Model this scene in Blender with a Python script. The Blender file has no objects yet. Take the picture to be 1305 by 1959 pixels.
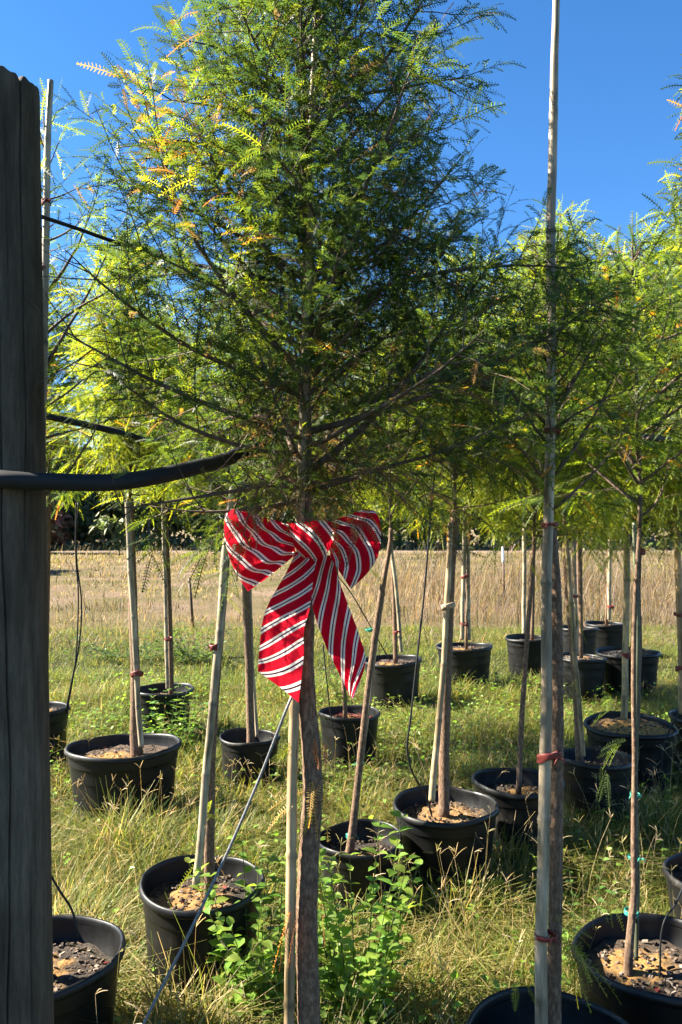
import bpy, math, random
import numpy as np
from mathutils import Vector, noise as mn

R = math.radians
random.seed(7)
rng = np.random.default_rng(7)
scene = bpy.context.scene
col = scene.collection

# ------------------------------------------------------------------ camera, sky, sun, exposure
F, CX, HY, EYE = 1500.0, 652.5, 1010.0, 1.6          # focal length in photo pixels, principal column, horizon row, eye height
cam_data = bpy.data.cameras.new('camera')
cam = bpy.data.objects.new('camera', cam_data)
col.objects.link(cam)
cam.location = (0, 0, EYE)
cam.rotation_euler = (R(90), 0, 0)
cam_data.sensor_fit = 'VERTICAL'
cam_data.sensor_height = 36.0
cam_data.lens = 36.0 * F / 1959.0
cam_data.shift_y = (HY - 979.5) / 1959.0
cam_data.clip_start = 0.05
cam_data.clip_end = 2000
scene.camera = cam

SUN_AZ, SUN_EL = 81.0, 37.0                          # degrees left of the view direction, degrees above the horizon
to_sun = Vector((-math.sin(R(SUN_AZ)) * math.cos(R(SUN_EL)), math.cos(R(SUN_AZ)) * math.cos(R(SUN_EL)), math.sin(R(SUN_EL))))
world = bpy.data.worlds.new('World')
scene.world = world
world.use_nodes = True
wn = world.node_tree.nodes
wn.clear()
sky = wn.new('ShaderNodeTexSky')
sky.sky_type = 'NISHITA'
sky.sun_disc = False
sky.sun_elevation = R(SUN_EL)
sky.sun_rotation = R(-SUN_AZ)
sky.altitude = 0
sky.air_density = 0.72
sky.dust_density = 0.0
sky.ozone_density = 3.2
bg = wn.new('ShaderNodeBackground')
bg.inputs['Strength'].default_value = 0.05
wo = wn.new('ShaderNodeOutputWorld')
hsv = wn.new('ShaderNodeHueSaturation')
hsv.inputs['Saturation'].default_value = 1.22
world.node_tree.links.new(sky.outputs[0], hsv.inputs['Color'])
world.node_tree.links.new(hsv.outputs[0], bg.inputs[0])
world.node_tree.links.new(bg.outputs[0], wo.inputs[0])

sun_data = bpy.data.lights.new('sun', 'SUN')
sun_data.energy = 5.0
sun_data.angle = R(0.5)
sun_data.color = (1.0, 0.92, 0.77)
sun = bpy.data.objects.new('sun', sun_data)
col.objects.link(sun)
sun.rotation_euler = to_sun.to_track_quat('Z', 'Y').to_euler()

vs = scene.view_settings
vs.view_transform = 'Standard'
vs.look = 'None'
vs.exposure = 2.66
vs.gamma = 1.0
vs.use_curve_mapping = False
scene.render.engine = 'CYCLES'
cy = scene.cycles
cy.use_denoising = True
cy.max_bounces = 4
cy.diffuse_bounces = 2
cy.glossy_bounces = 2
cy.transmission_bounces = 2
cy.transparent_max_bounces = 2
cy.use_adaptive_sampling = True
cy.adaptive_threshold = 0.04
cy.caustics_reflective = False
cy.caustics_refractive = False


def at(px, py, d):
    """Photo pixel at distance d from the camera plane, as a world point."""
    return np.array([(px - CX) / F * d, d, EYE - (py - HY) / F * d])


# ------------------------------------------------------------------ mesh helpers
class MB:
    """Collects vertices, faces and a colour per vertex, and links them as one mesh object."""
    def __init__(self):
        self.v, self.f, self.c, self.uv, self.n = [], [], [], [], 0

    def add(self, V, faces, c=(1, 1, 1), uv=None):
        V = np.asarray(V, float).reshape(-1, 3)
        c = np.asarray(c, float)
        if c.ndim == 1:
            c = np.tile(c, (len(V), 1))
        self.v.append(V)
        self.c.append(c)
        self.uv.append(np.zeros((len(V), 2)) if uv is None else np.asarray(uv, float))
        for f in (faces if isinstance(faces, list) else [faces]):
            if len(f):
                self.f.append(np.asarray(f, np.int64) + self.n)
        self.n += len(V)
        return self

    def mesh(self, name, mat, smooth=True):
        V = np.concatenate(self.v)
        C = np.concatenate(self.c)
        U = np.concatenate(self.uv)
        me = bpy.data.meshes.new(name)
        me.vertices.add(len(V))
        me.vertices.foreach_set('co', V.astype(np.float32).ravel())
        loops = np.concatenate([f.ravel() for f in self.f]).astype(np.int32)
        tot = np.concatenate([np.full(len(f), f.shape[1]) for f in self.f])
        start = np.concatenate([[0], np.cumsum(tot)[:-1]]).astype(np.int32)
        me.loops.add(len(loops))
        me.loops.foreach_set('vertex_index', loops)
        me.polygons.add(len(tot))
        me.polygons.foreach_set('loop_start', start)
        me.polygons.foreach_set('use_smooth', np.full(len(tot), smooth))
        me.update(calc_edges=True)
        a = me.attributes.new('col', 'FLOAT_COLOR', 'POINT')
        a.data.foreach_set('color', np.concatenate([C, np.ones((len(C), 1))], 1).astype(np.float32).ravel())
        u = me.attributes.new('flat', 'FLOAT2', 'POINT')
        u.data.foreach_set('vector', U.astype(np.float32).ravel())
        me.materials.append(mat)
        return me

    def build(self, name, mat, parent=None, smooth=True, kind=None):
        o = bpy.data.objects.new(name, self.mesh(name, mat, smooth))
        col.objects.link(o)
        if parent is not None:
            o.parent = parent
        if kind:
            o['kind'] = kind
        return o


def thing(name, label, cat, loc=(0, 0, 0), group=None):
    o = bpy.data.objects.new(name, None)
    o.empty_display_size = 0.1
    col.objects.link(o)
    o.location = loc
    tag(o, label, cat, group)
    return o


def tag(o, label=None, cat=None, group=None, kind=None):
    if label:
        o['label'] = label
    if cat:
        o['category'] = cat
    if group:
        o['group'] = group
    if kind:
        o['kind'] = kind
    return o


def smooth_path(pts, per=8):
    """Catmull-Rom through the points."""
    P = np.asarray(pts, float)
    Q = np.vstack([2 * P[0] - P[1], P, 2 * P[-1] - P[-2]])
    out = []
    for i in range(1, len(Q) - 2):
        t = np.linspace(0, 1, per, endpoint=False)[:, None]
        p0, p1, p2, p3 = Q[i - 1], Q[i], Q[i + 1], Q[i + 2]
        out.append(0.5 * (2 * p1 + (p2 - p0) * t + (2 * p0 - 5 * p1 + 4 * p2 - p3) * t ** 2 + (3 * p1 - p0 - 3 * p2 + p3) * t ** 3))
    out.append(P[-1:])
    return np.concatenate(out)


def tube(path, rad, n=8, cap=True, lobes=None):
    """A tube round a path; rad is a number or one per point; lobes(i, theta) scales the radius."""
    P = np.asarray(path, float)
    m = len(P)
    rad = np.broadcast_to(np.asarray(rad, float), (m,))
    T = np.gradient(P, axis=0)
    T /= np.linalg.norm(T, axis=1)[:, None] + 1e-12
    ref = np.array([1.0, 0, 0]) if abs(T[0][0]) < 0.9 else np.array([0, 1.0, 0])
    A = np.zeros_like(P)
    a = ref - T[0] * ref.dot(T[0])
    for i in range(m):
        a = a - T[i] * a.dot(T[i])
        a /= np.linalg.norm(a) + 1e-12
        A[i] = a
    B = np.cross(T, A)
    th = np.arange(n) * 2 * math.pi / n
    k = np.ones((m, n))
    if lobes is not None:
        k = lobes(np.arange(m)[:, None], th[None, :])
    V = P[:, None, :] + (rad[:, None] * k)[:, :, None] * (np.cos(th)[None, :, None] * A[:, None, :] + np.sin(th)[None, :, None] * B[:, None, :])
    V = V.reshape(-1, 3)
    i, j = np.meshgrid(np.arange(m - 1), np.arange(n), indexing='ij')
    j2 = (j + 1) % n
    q = np.stack([i * n + j, i * n + j2, (i + 1) * n + j2, (i + 1) * n + j], -1).reshape(-1, 4)
    faces = [q]
    if cap:
        faces += [np.arange(n)[::-1][None, :], (np.arange(n) + (m - 1) * n)[None, :]]
    return V, faces


def lathe(profile, n, fr=None):
    """Revolve (r, z) pairs; fr(theta) scales the radius."""
    p = np.asarray(profile, float)
    m = len(p)
    th = np.arange(n) * 2 * math.pi / n
    k = np.ones(n) if fr is None else fr(th)
    V = np.stack([p[:, :1] * (np.cos(th) * k)[None], p[:, :1] * (np.sin(th) * k)[None], np.repeat(p[:, 1:], n, 1)], -1).reshape(-1, 3)
    i, j = np.meshgrid(np.arange(m - 1), np.arange(n), indexing='ij')
    j2 = (j + 1) % n
    q = np.stack([i * n + j, i * n + j2, (i + 1) * n + j2, (i + 1) * n + j], -1).reshape(-1, 4)
    return V, q


def grid_faces(a, b):
    i, j = np.meshgrid(np.arange(a - 1), np.arange(b - 1), indexing='ij')
    return np.stack([i * b + j, (i + 1) * b + j, (i + 1) * b + j + 1, i * b + j + 1], -1).reshape(-1, 4)


def vnoise(x, y, s=1.0, seed=0):
    """Cheap smooth 2-D noise for arrays, about -1..1."""
    x = np.asarray(x) * s + seed * 17.3
    y = np.asarray(y) * s + seed * 9.1
    return (np.sin(1.7 * x + 1.3 * np.sin(1.1 * y + seed)) + np.sin(2.3 * y + 1.7 * np.sin(0.9 * x + 2 * seed)) + np.sin(1.1 * (x + y) + 1.9 * np.sin(1.3 * (x - y)))) / 3


def unit(a):
    return a / (np.linalg.norm(a, axis=-1, keepdims=True) + 1e-12)


# ------------------------------------------------------------------ materials
def new_mat(name):
    m = bpy.data.materials.new(name)
    m.use_nodes = True
    nt = m.node_tree
    nt.nodes.clear()
    out = nt.nodes.new('ShaderNodeOutputMaterial')
    return m, nt, nt.nodes, nt.links, out


def nd(N, typ, **kw):
    n = N.new(typ)
    for k, v in kw.items():
        if k in n.inputs:
            n.inputs[k].default_value = v
        else:
            setattr(n, k, v)
    return n


def ramp(N, stops, interp='LINEAR'):
    r = N.new('ShaderNodeValToRGB')
    r.color_ramp.interpolation = interp
    e = r.color_ramp.elements
    while len(e) < len(stops):
        e.new(0.5)
    for el, (p, c) in zip(e, stops):
        el.position = p
        el.color = (*c, 1)
    return r


def leaf_mat(name, trans=0.45, gain=(2.1, 2.0, 1.1), rough=0.5):
    m, nt, N, L, out = new_mat(name)
    at_ = nd(N, 'ShaderNodeAttribute', attribute_name='col')
    p = nd(N, 'ShaderNodeBsdfPrincipled', Roughness=rough)
    p.inputs['Specular IOR Level'].default_value = 0.35
    t = N.new('ShaderNodeBsdfTranslucent')
    g = nd(N, 'ShaderNodeMixRGB', blend_type='MULTIPLY')
    g.inputs[0].default_value = 1
    g.inputs[2].default_value = (*gain, 1)
    mx = N.new('ShaderNodeMixShader')
    mx.inputs[0].default_value = trans
    L.new(at_.outputs['Color'], p.inputs['Base Color'])
    L.new(at_.outputs['Color'], g.inputs[1])
    L.new(g.outputs[0], t.inputs['Color'])
    L.new(p.outputs[0], mx.inputs[1])
    L.new(t.outputs[0], mx.inputs[2])
    L.new(mx.outputs[0], out.inputs[0])
    return m


def noisy_mat(name, stops, scale=(8, 8, 8), rough=0.8, bump=0.3, detail=6, spec=0.3, dist=0.01, attr=False):
    m, nt, N, L, out = new_mat(name)
    tc = N.new('ShaderNodeTexCoord')
    mp = N.new('ShaderNodeMapping')
    mp.inputs['Scale'].default_value = scale
    no = nd(N, 'ShaderNodeTexNoise', Scale=1.0, Detail=detail, Roughness=0.65)
    r = ramp(N, stops)
    p = nd(N, 'ShaderNodeBsdfPrincipled', Roughness=rough)
    p.inputs['Specular IOR Level'].default_value = spec
    b = nd(N, 'ShaderNodeBump', Strength=bump, Distance=dist)
    L.new(tc.outputs['Object'], mp.inputs[0])
    L.new(mp.outputs[0], no.inputs['Vector'])
    L.new(no.outputs['Fac'], r.inputs[0])
    if attr:
        a = nd(N, 'ShaderNodeAttribute', attribute_name='col')
        g = nd(N, 'ShaderNodeMixRGB', blend_type='MULTIPLY')
        g.inputs[0].default_value = 1
        L.new(r.outputs[0], g.inputs[1])
        L.new(a.outputs['Color'], g.inputs[2])
        L.new(g.outputs[0], p.inputs['Base Color'])
    else:
        L.new(r.outputs[0], p.inputs['Base Color'])
    L.new(no.outputs['Fac'], b.inputs['Height'])
    L.new(b.outputs[0], p.inputs['Normal'])
    L.new(p.outputs[0], out.inputs[0])
    return m


M = {}
M['needle'] = leaf_mat('cypress needles', 0.55, (2.5, 2.3, 1.0))
M['grass'] = leaf_mat('grass blades', 0.45, (2.0, 1.8, 1.1), 0.55)
M['broadleaf'] = leaf_mat('broad leaves', 0.45, (2.0, 2.2, 1.0), 0.4)
M['farleaf'] = leaf_mat('far leaves', 0.3, (1.8, 1.8, 1.0), 0.6)
M['bark'] = noisy_mat('cypress bark', [(0.28, (0.040, 0.023, 0.014)), (0.5, (0.135, 0.083, 0.052)), (0.72, (0.27, 0.18, 0.115))], (140, 140, 60), 0.9, 1.0, dist=0.005, detail=8)
M['twig'] = noisy_mat('twig bark', [(0.3, (0.05, 0.032, 0.022)), (0.7, (0.14, 0.095, 0.065))], (60, 60, 20), 0.8, 0.4, dist=0.002)
M['bamboo'] = noisy_mat('dry bamboo', [(0.22, (0.12, 0.09, 0.06)), (0.45, (0.31, 0.245, 0.165)), (0.7, (0.50, 0.41, 0.29))], (70, 70, 9), 0.5, 0.2, dist=0.002, attr=True)
M['red_tape'] = noisy_mat('red tape', [(0.3, (0.09, 0.014, 0.012)), (0.7, (0.19, 0.036, 0.028))], (80, 80, 80), 0.5, 0.2, dist=0.002)
M['green_tape'] = noisy_mat('green tape', [(0.3, (0.02, 0.16, 0.11)), (0.7, (0.05, 0.30, 0.22))], (80, 80, 80), 0.35, 0.2, dist=0.002)
M['rubber'] = noisy_mat('black hose', [(0.3, (0.005, 0.0055, 0.006)), (0.7, (0.014, 0.0145, 0.016))], (12, 40, 40), 0.68, 0.15, dist=0.002)
M['cable'] = noisy_mat('cable', [(0.3, (0.04, 0.04, 0.04)), (0.7, (0.16, 0.155, 0.15))], (200, 200, 200), 0.35, 0.3, dist=0.001, spec=0.6)
M['metal'] = noisy_mat('painted rod', [(0.3, (0.035, 0.02, 0.015)), (0.7, (0.10, 0.055, 0.035))], (30, 30, 30), 0.6, 0.2)
M['white'] = noisy_mat('white plastic', [(0.3, (0.55, 0.55, 0.52)), (0.7, (0.75, 0.75, 0.72))], (30, 30, 30), 0.5, 0.1)
M['chip'] = noisy_mat('bark chips', [(0.3, (0.55, 0.55, 0.55)), (0.7, (1, 1, 1))], (120, 120, 120), 0.9, 0.5, dist=0.002, attr=True)
M['soil'] = noisy_mat('potting soil', [(0.25, (0.35, 0.35, 0.35)), (0.75, (1.2, 1.2, 1.2))], (55, 55, 55), 0.95, 1.0, dist=0.012, attr=True)
M['trunk_far'] = noisy_mat('far bark', [(0.3, (0.04, 0.035, 0.03)), (0.7, (0.16, 0.14, 0.12))], (6, 6, 2), 0.9, 0.5)


def pot_mat():
    m, nt, N, L, out = new_mat('black pot plastic')
    tc = N.new('ShaderNodeTexCoord')
    n1 = nd(N, 'ShaderNodeTexNoise', Scale=7.0, Detail=6, Roughness=0.7)
    n2 = nd(N, 'ShaderNodeTexNoise', Scale=90.0, Detail=3, Roughness=0.6)
    mp = N.new('ShaderNodeMapping')
    mp.inputs['Scale'].default_value = (30, 30, 3)
    n3 = nd(N, 'ShaderNodeTexNoise', Scale=1.0, Detail=5, Roughness=0.6)
    r = ramp(N, [(0.40, (0.0030, 0.0032, 0.0034)), (0.60, (0.006, 0.0058, 0.0055)), (0.78, (0.045, 0.039, 0.032))])
    ad = nd(N, 'ShaderNodeMath', operation='ADD')
    mu = nd(N, 'ShaderNodeMath', operation='MULTIPLY')
    mu.inputs[1].default_value = 0.5
    rr = ramp(N, [(0.3, (0.34,) * 3), (0.7, (0.62,) * 3)])
    p = N.new('ShaderNodeBsdfPrincipled')
    p.inputs['Specular IOR Level'].default_value = 0.32
    b = nd(N, 'ShaderNodeBump', Strength=0.15, Distance=0.002)
    L.new(tc.outputs['Object'], n1.inputs['Vector'])
    L.new(tc.outputs['Object'], n2.inputs['Vector'])
    L.new(tc.outputs['Object'], mp.inputs[0])
    L.new(mp.outputs[0], n3.inputs['Vector'])
    L.new(n1.outputs['Fac'], ad.inputs[0])
    L.new(n3.outputs['Fac'], ad.inputs[1])
    L.new(ad.outputs[0], mu.inputs[0])
    oi = N.new('ShaderNodeObjectInfo')
    vr = nd(N, 'ShaderNodeMath', operation='MULTIPLY_ADD')
    vr.inputs[1].default_value = 0.16
    sh_ = nd(N, 'ShaderNodeMath', operation='ADD')
    sh_.inputs[1].default_value = -0.07
    L.new(oi.outputs['Random'], vr.inputs[0])
    L.new(mu.outputs[0], vr.inputs[2])
    L.new(vr.outputs[0], sh_.inputs[0])
    L.new(sh_.outputs[0], r.inputs[0])
    L.new(n1.outputs['Fac'], rr.inputs[0])
    L.new(r.outputs[0], p.inputs['Base Color'])
    L.new(rr.outputs[0], p.inputs['Roughness'])
    L.new(n2.outputs['Fac'], b.inputs['Height'])
    L.new(b.outputs[0], p.inputs['Normal'])
    L.new(p.outputs[0], out.inputs[0])
    return m


def post_mat():
    m, nt, N, L, out = new_mat('weathered post wood')
    tc = N.new('ShaderNodeTexCoord')
    mp = N.new('ShaderNodeMapping')
    mp.inputs['Scale'].default_value = (60, 60, 7)
    n1 = nd(N, 'ShaderNodeTexNoise', Scale=1.0, Detail=10, Roughness=0.78)
    mp2 = N.new('ShaderNodeMapping')
    mp2.inputs['Scale'].default_value = (9, 9, 2.5)
    n2 = nd(N, 'ShaderNodeTexNoise', Scale=1.0, Detail=5, Roughness=0.6)
    r1 = ramp(N, [(0.25, (0.028, 0.022, 0.016)), (0.5, (0.075, 0.061, 0.045)), (0.75, (0.150, 0.124, 0.093))])
    r2 = ramp(N, [(0.3, (0.45, 0.40, 0.34)), (0.5, (0.85, 0.82, 0.78)), (0.7, (1.25, 1.25, 1.25))])
    mu = nd(N, 'ShaderNodeMixRGB', blend_type='MULTIPLY')
    mu.inputs[0].default_value = 1
    p = nd(N, 'ShaderNodeBsdfPrincipled', Roughness=0.85)
    p.inputs['Specular IOR Level'].default_value = 0.2
    b = nd(N, 'ShaderNodeBump', Strength=0.8, Distance=0.003)
    for mpp, n in ((mp, n1), (mp2, n2)):
        L.new(tc.outputs['Object'], mpp.inputs[0])
        L.new(mpp.outputs[0], n.inputs['Vector'])
    L.new(n1.outputs['Fac'], r1.inputs[0])
    L.new(n2.outputs['Fac'], r2.inputs[0])
    L.new(r1.outputs[0], mu.inputs[1])
    L.new(r2.outputs[0], mu.inputs[2])
    L.new(mu.outputs[0], p.inputs['Base Color'])
    L.new(n1.outputs['Fac'], b.inputs['Height'])
    L.new(b.outputs[0], p.inputs['Normal'])
    L.new(p.outputs[0], out.inputs[0])
    return m


def ribbon_mat():
    """Red cloth with pairs of white stripes and a dark line between them, laid out along the flat cloth."""
    m, nt, N, L, out = new_mat('striped ribbon cloth')
    a = nd(N, 'ShaderNodeAttribute', attribute_name='flat')
    sx = N.new('ShaderNodeSeparateXYZ')
    dv = nd(N, 'ShaderNodeMath', operation='DIVIDE')
    dv.inputs[1].default_value = 0.0292
    fr = nd(N, 'ShaderNodeMath', operation='FRACT')
    red, white, dark = (0.56, 0.005, 0.022), (0.84, 0.76, 0.71), (0.05, 0.010, 0.03)
    r = ramp(N, [(0.0, red), (0.56, white), (0.70, dark), (0.79, white), (0.93, red)], 'CONSTANT')
    tc = N.new('ShaderNodeTexCoord')
    wv = nd(N, 'ShaderNodeTexNoise', Scale=900.0, Detail=2)
    b = nd(N, 'ShaderNodeBump', Strength=0.25, Distance=0.0006)
    p = nd(N, 'ShaderNodeBsdfPrincipled', Roughness=0.9)
    p.inputs['Specular IOR Level'].default_value = 0.08
    t = N.new('ShaderNodeBsdfTranslucent')
    mx = N.new('ShaderNodeMixShader')
    mx.inputs[0].default_value = 0.5
    L.new(a.outputs['Vector'], sx.inputs[0])
    L.new(sx.outputs[0], dv.inputs[0])
    L.new(dv.outputs[0], fr.inputs[0])
    L.new(fr.outputs[0], r.inputs[0])
    L.new(r.outputs[0], p.inputs['Base Color'])
    L.new(r.outputs[0], t.inputs['Color'])
    L.new(tc.outputs['Object'], wv.inputs['Vector'])
    L.new(wv.outputs['Fac'], b.inputs['Height'])
    L.new(b.outputs[0], p.inputs['Normal'])
    L.new(p.outputs[0], mx.inputs[1])
    L.new(t.outputs[0], mx.inputs[2])
    L.new(mx.outputs[0], out.inputs[0])
    return m


def ground_mat():
    m, nt, N, L, out = new_mat('ground')
    tc = N.new('ShaderNodeTexCoord')
    sx = N.new('ShaderNodeSeparateXYZ')
    wob = nd(N, 'ShaderNodeTexNoise', Scale=0.5, Detail=4)
    big = nd(N, 'ShaderNodeTexNoise', Scale=0.35, Detail=6, Roughness=0.65)
    fine = nd(N, 'ShaderNodeTexNoise', Scale=9.0, Detail=8, Roughness=0.75)
    near = ramp(N, [(0.3, (0.022, 0.018, 0.010)), (0.5, (0.04, 0.045, 0.014)), (0.7, (0.09, 0.08, 0.035))])
    dry = ramp(N, [(0.36, (0.035, 0.026, 0.015)), (0.45, (0.10, 0.088, 0.034)), (0.53, (0.14, 0.098, 0.062)), (0.64, (0.25, 0.18, 0.13))])
    edge = nd(N, 'ShaderNodeMath', operation='MULTIPLY_ADD')       # y + noise
    edge.inputs[1].default_value = 5.0
    ms = nd(N, 'ShaderNodeMapRange')
    ms.inputs['From Min'].default_value = 12.6
    ms.inputs['From Max'].default_value = 14.6
    mix = N.new('ShaderNodeMixRGB')
    pale = nd(N, 'ShaderNodeMixRGB')
    pale.inputs[2].default_value = (0.17, 0.13, 0.095, 1)
    mp = N.new('ShaderNodeMapRange')
    mp.inputs['From Min'].default_value = 49.0
    mp.inputs['From Max'].default_value = 51.0
    mp2 = N.new('ShaderNodeMapRange')
    mp2.inputs['From Min'].default_value = 58.0
    mp2.inputs['From Max'].default_value = 57.0
    mm = nd(N, 'ShaderNodeMath', operation='MULTIPLY')
    p = nd(N, 'ShaderNodeBsdfPrincipled', Roughness=0.95)
    p.inputs['Specular IOR Level'].default_value = 0.1
    b = nd(N, 'ShaderNodeBump', Strength=1.0, Distance=0.08)
    add = nd(N, 'ShaderNodeMath', operation='ADD')
    half = nd(N, 'ShaderNodeMath', operation='MULTIPLY')
    half.inputs[1].default_value = 0.5
    for n in (wob, big, fine):
        L.new(tc.outputs['Object'], n.inputs['Vector'])
    L.new(tc.outputs['Object'], sx.inputs[0])
    L.new(wob.outputs['Fac'], edge.inputs[0])
    L.new(sx.outputs[1], edge.inputs[2])
    L.new(edge.outputs[0], ms.inputs['Value'])
    L.new(big.outputs['Fac'], add.inputs[0])
    L.new(fine.outputs['Fac'], add.inputs[1])
    L.new(add.outputs[0], half.inputs[0])
    L.new(fine.outputs['Fac'], near.inputs[0])
    L.new(half.outputs[0], dry.inputs[0])
    L.new(ms.outputs[0], mix.inputs[0])
    L.new(near.outputs[0], mix.inputs[1])
    L.new(dry.outputs[0], mix.inputs[2])
    L.new(sx.outputs[1], mp.inputs['Value'])
    L.new(sx.outputs[1], mp2.inputs['Value'])
    L.new(mp.outputs[0], mm.inputs[0])
    L.new(mp2.outputs[0], mm.inputs[1])
    L.new(mm.outputs[0], pale.inputs[0])
    L.new(mix.outputs[0], pale.inputs[1])
    L.new(pale.outputs[0], p.inputs['Base Color'])
    L.new(fine.outputs['Fac'], b.inputs['Height'])
    L.new(b.outputs[0], p.inputs['Normal'])
    L.new(p.outputs[0], out.inputs[0])
    return m


M['pot'] = pot_mat()
M['post'] = post_mat()
M['ribbon'] = ribbon_mat()
M['ground'] = ground_mat()

# ------------------------------------------------------------------ the ground
def ground_z(x, y):
    amp = np.clip((np.asarray(y) - 0.0) / 6.0, 0.3, 1.0)
    return 0.022 * vnoise(x, y, 1.1, 1) * amp - 0.01


xs = np.concatenate([np.linspace(-400, -14, 14), np.linspace(-12, 12, 120), np.linspace(14, 400, 14)])
ys = np.concatenate([np.linspace(-60, -4, 8), np.linspace(-3, 26, 140), np.linspace(28, 900, 40)])
gx, gy = np.meshgrid(xs, ys, indexing='ij')
gz = ground_z(gx, gy)
gz[(gy > 26) | (np.abs(gx) > 12.5)] = 0
g = MB().add(np.stack([gx, gy, gz], -1).reshape(-1, 3), grid_faces(len(xs), len(ys)))
tag(g.build('ground', M['ground']), kind='structure')

# ------------------------------------------------------------------ wooden post
def build_post():
    base = at(3, 1959, 1.45)
    top = at(-5, 171, 1.45)
    z1 = 2.412
    nth, nz = 400, 110
    th = np.linspace(0, 2 * math.pi, nth, endpoint=False)
    zz = np.linspace(-0.05, z1, nz)
    f = (zz - base[2]) / (z1 - base[2])
    cx = base[0] + (top[0] - base[0]) * f
    r0 = 0.090 + (0.0745 - 0.090) * f
    T, Z = np.meshgrid(th, zz)
    rad = np.repeat(r0[:, None], nth, 1)
    rad = rad * (1 + 0.012 * np.sin(2 * T + 1.3 * Z) + 0.006 * np.sin(5 * T + 0.8 * Z + 1) + 0.0015 * np.sin(13 * T + 2 * np.sin(3 * Z)))
    cracks = [(-80, 1.2, 1.9, 0.006, 0.8), (-63, 0.0, 2.05, 0.010, 1.0), (-40, 1.45, 2.6, 0.010, 1.1), (-22, 0.9, 1.5, 0.006, 0.8), (-100, 0, 2.6, .01, 1.2),
              (-50, 1.95, 2.35, 0.006, 0.8), (-33, 0.4, 1.1, 0.006, 0.8), (20, 0, 2.6, .012, 1.4), (130, 0, 2.2, .012, 1.4), (-72, .3, .9, .006, .8)]
    for deg, za, zb, dep, wmm in cracks:
        c = R(deg) + 0.10 * np.sin(1.9 * Z + deg) + 0.035 * np.sin(7 * Z + deg * 2) + 0.012 * np.sin(23 * Z + deg)
        d = np.angle(np.exp(1j * (T - c)))
        fade = np.clip((Z - za) / 0.3, 0, 1) * np.clip((zb - Z) / 0.3, 0, 1)
        if zb > 2.5:
            fade = np.clip((Z - za) / 0.3, 0, 1)
        rad -= dep * fade * np.exp(-(d * r0[:, None] / (wmm * 0.001)) ** 2)
    topz = z1 + 0.003 * np.sin(3 * th) + 0.0015 * np.sin(11 * th + 1) + 0.001 * np.sin(23 * th)
    for deg, za, zb, dep, wmm in cracks:
        if zb > 2.5:
            topz -= 0.009 * np.exp(-(np.angle(np.exp(1j * (th - R(deg) - 0.10 * math.sin(1.9 * z1 + deg)))) / 0.06) ** 2)
    V = np.stack([cx[:, None] + rad * np.cos(T), 1.45 + rad * np.sin(T), Z], -1)
    V[-1, :, 2] = topz
    sh = V[-1].copy()
    V[-1, :, :2] += 0.0
    rings = [V.reshape(-1, 3)]
    for k, dz in ((0.965, 0.004), (0.9, 0.006), (0.6, 0.004), (0.25, 0.002)):
        rg = sh.copy()
        rg[:, 0] = cx[-1] + (sh[:, 0] - cx[-1]) * k
        rg[:, 1] = 1.45 + (sh[:, 1] - 1.45) * k
        rg[:, 2] = z1 + (topz - z1) * k + dz
        rings.append(rg)
    VV = np.concatenate(rings)
    m = nz + 4
    i, j = np.meshgrid(np.arange(m - 1), np.arange(nth), indexing='ij')
    j2 = (j + 1) % nth
    q = np.stack([i * nth + j, i * nth + j2, (i + 1) * nth + j2, (i + 1) * nth + j], -1).reshape(-1, 4)
    mb = MB().add(VV, [q, (np.arange(nth) + (m - 1) * nth)[None]])
    o = mb.build('wooden_post', M['post'])
    tag(o, 'thick weathered grey round wooden post with long cracks at the left edge', 'post')
    return cx


build_post()

# ------------------------------------------------------------------ pots
POTS = {}


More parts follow.
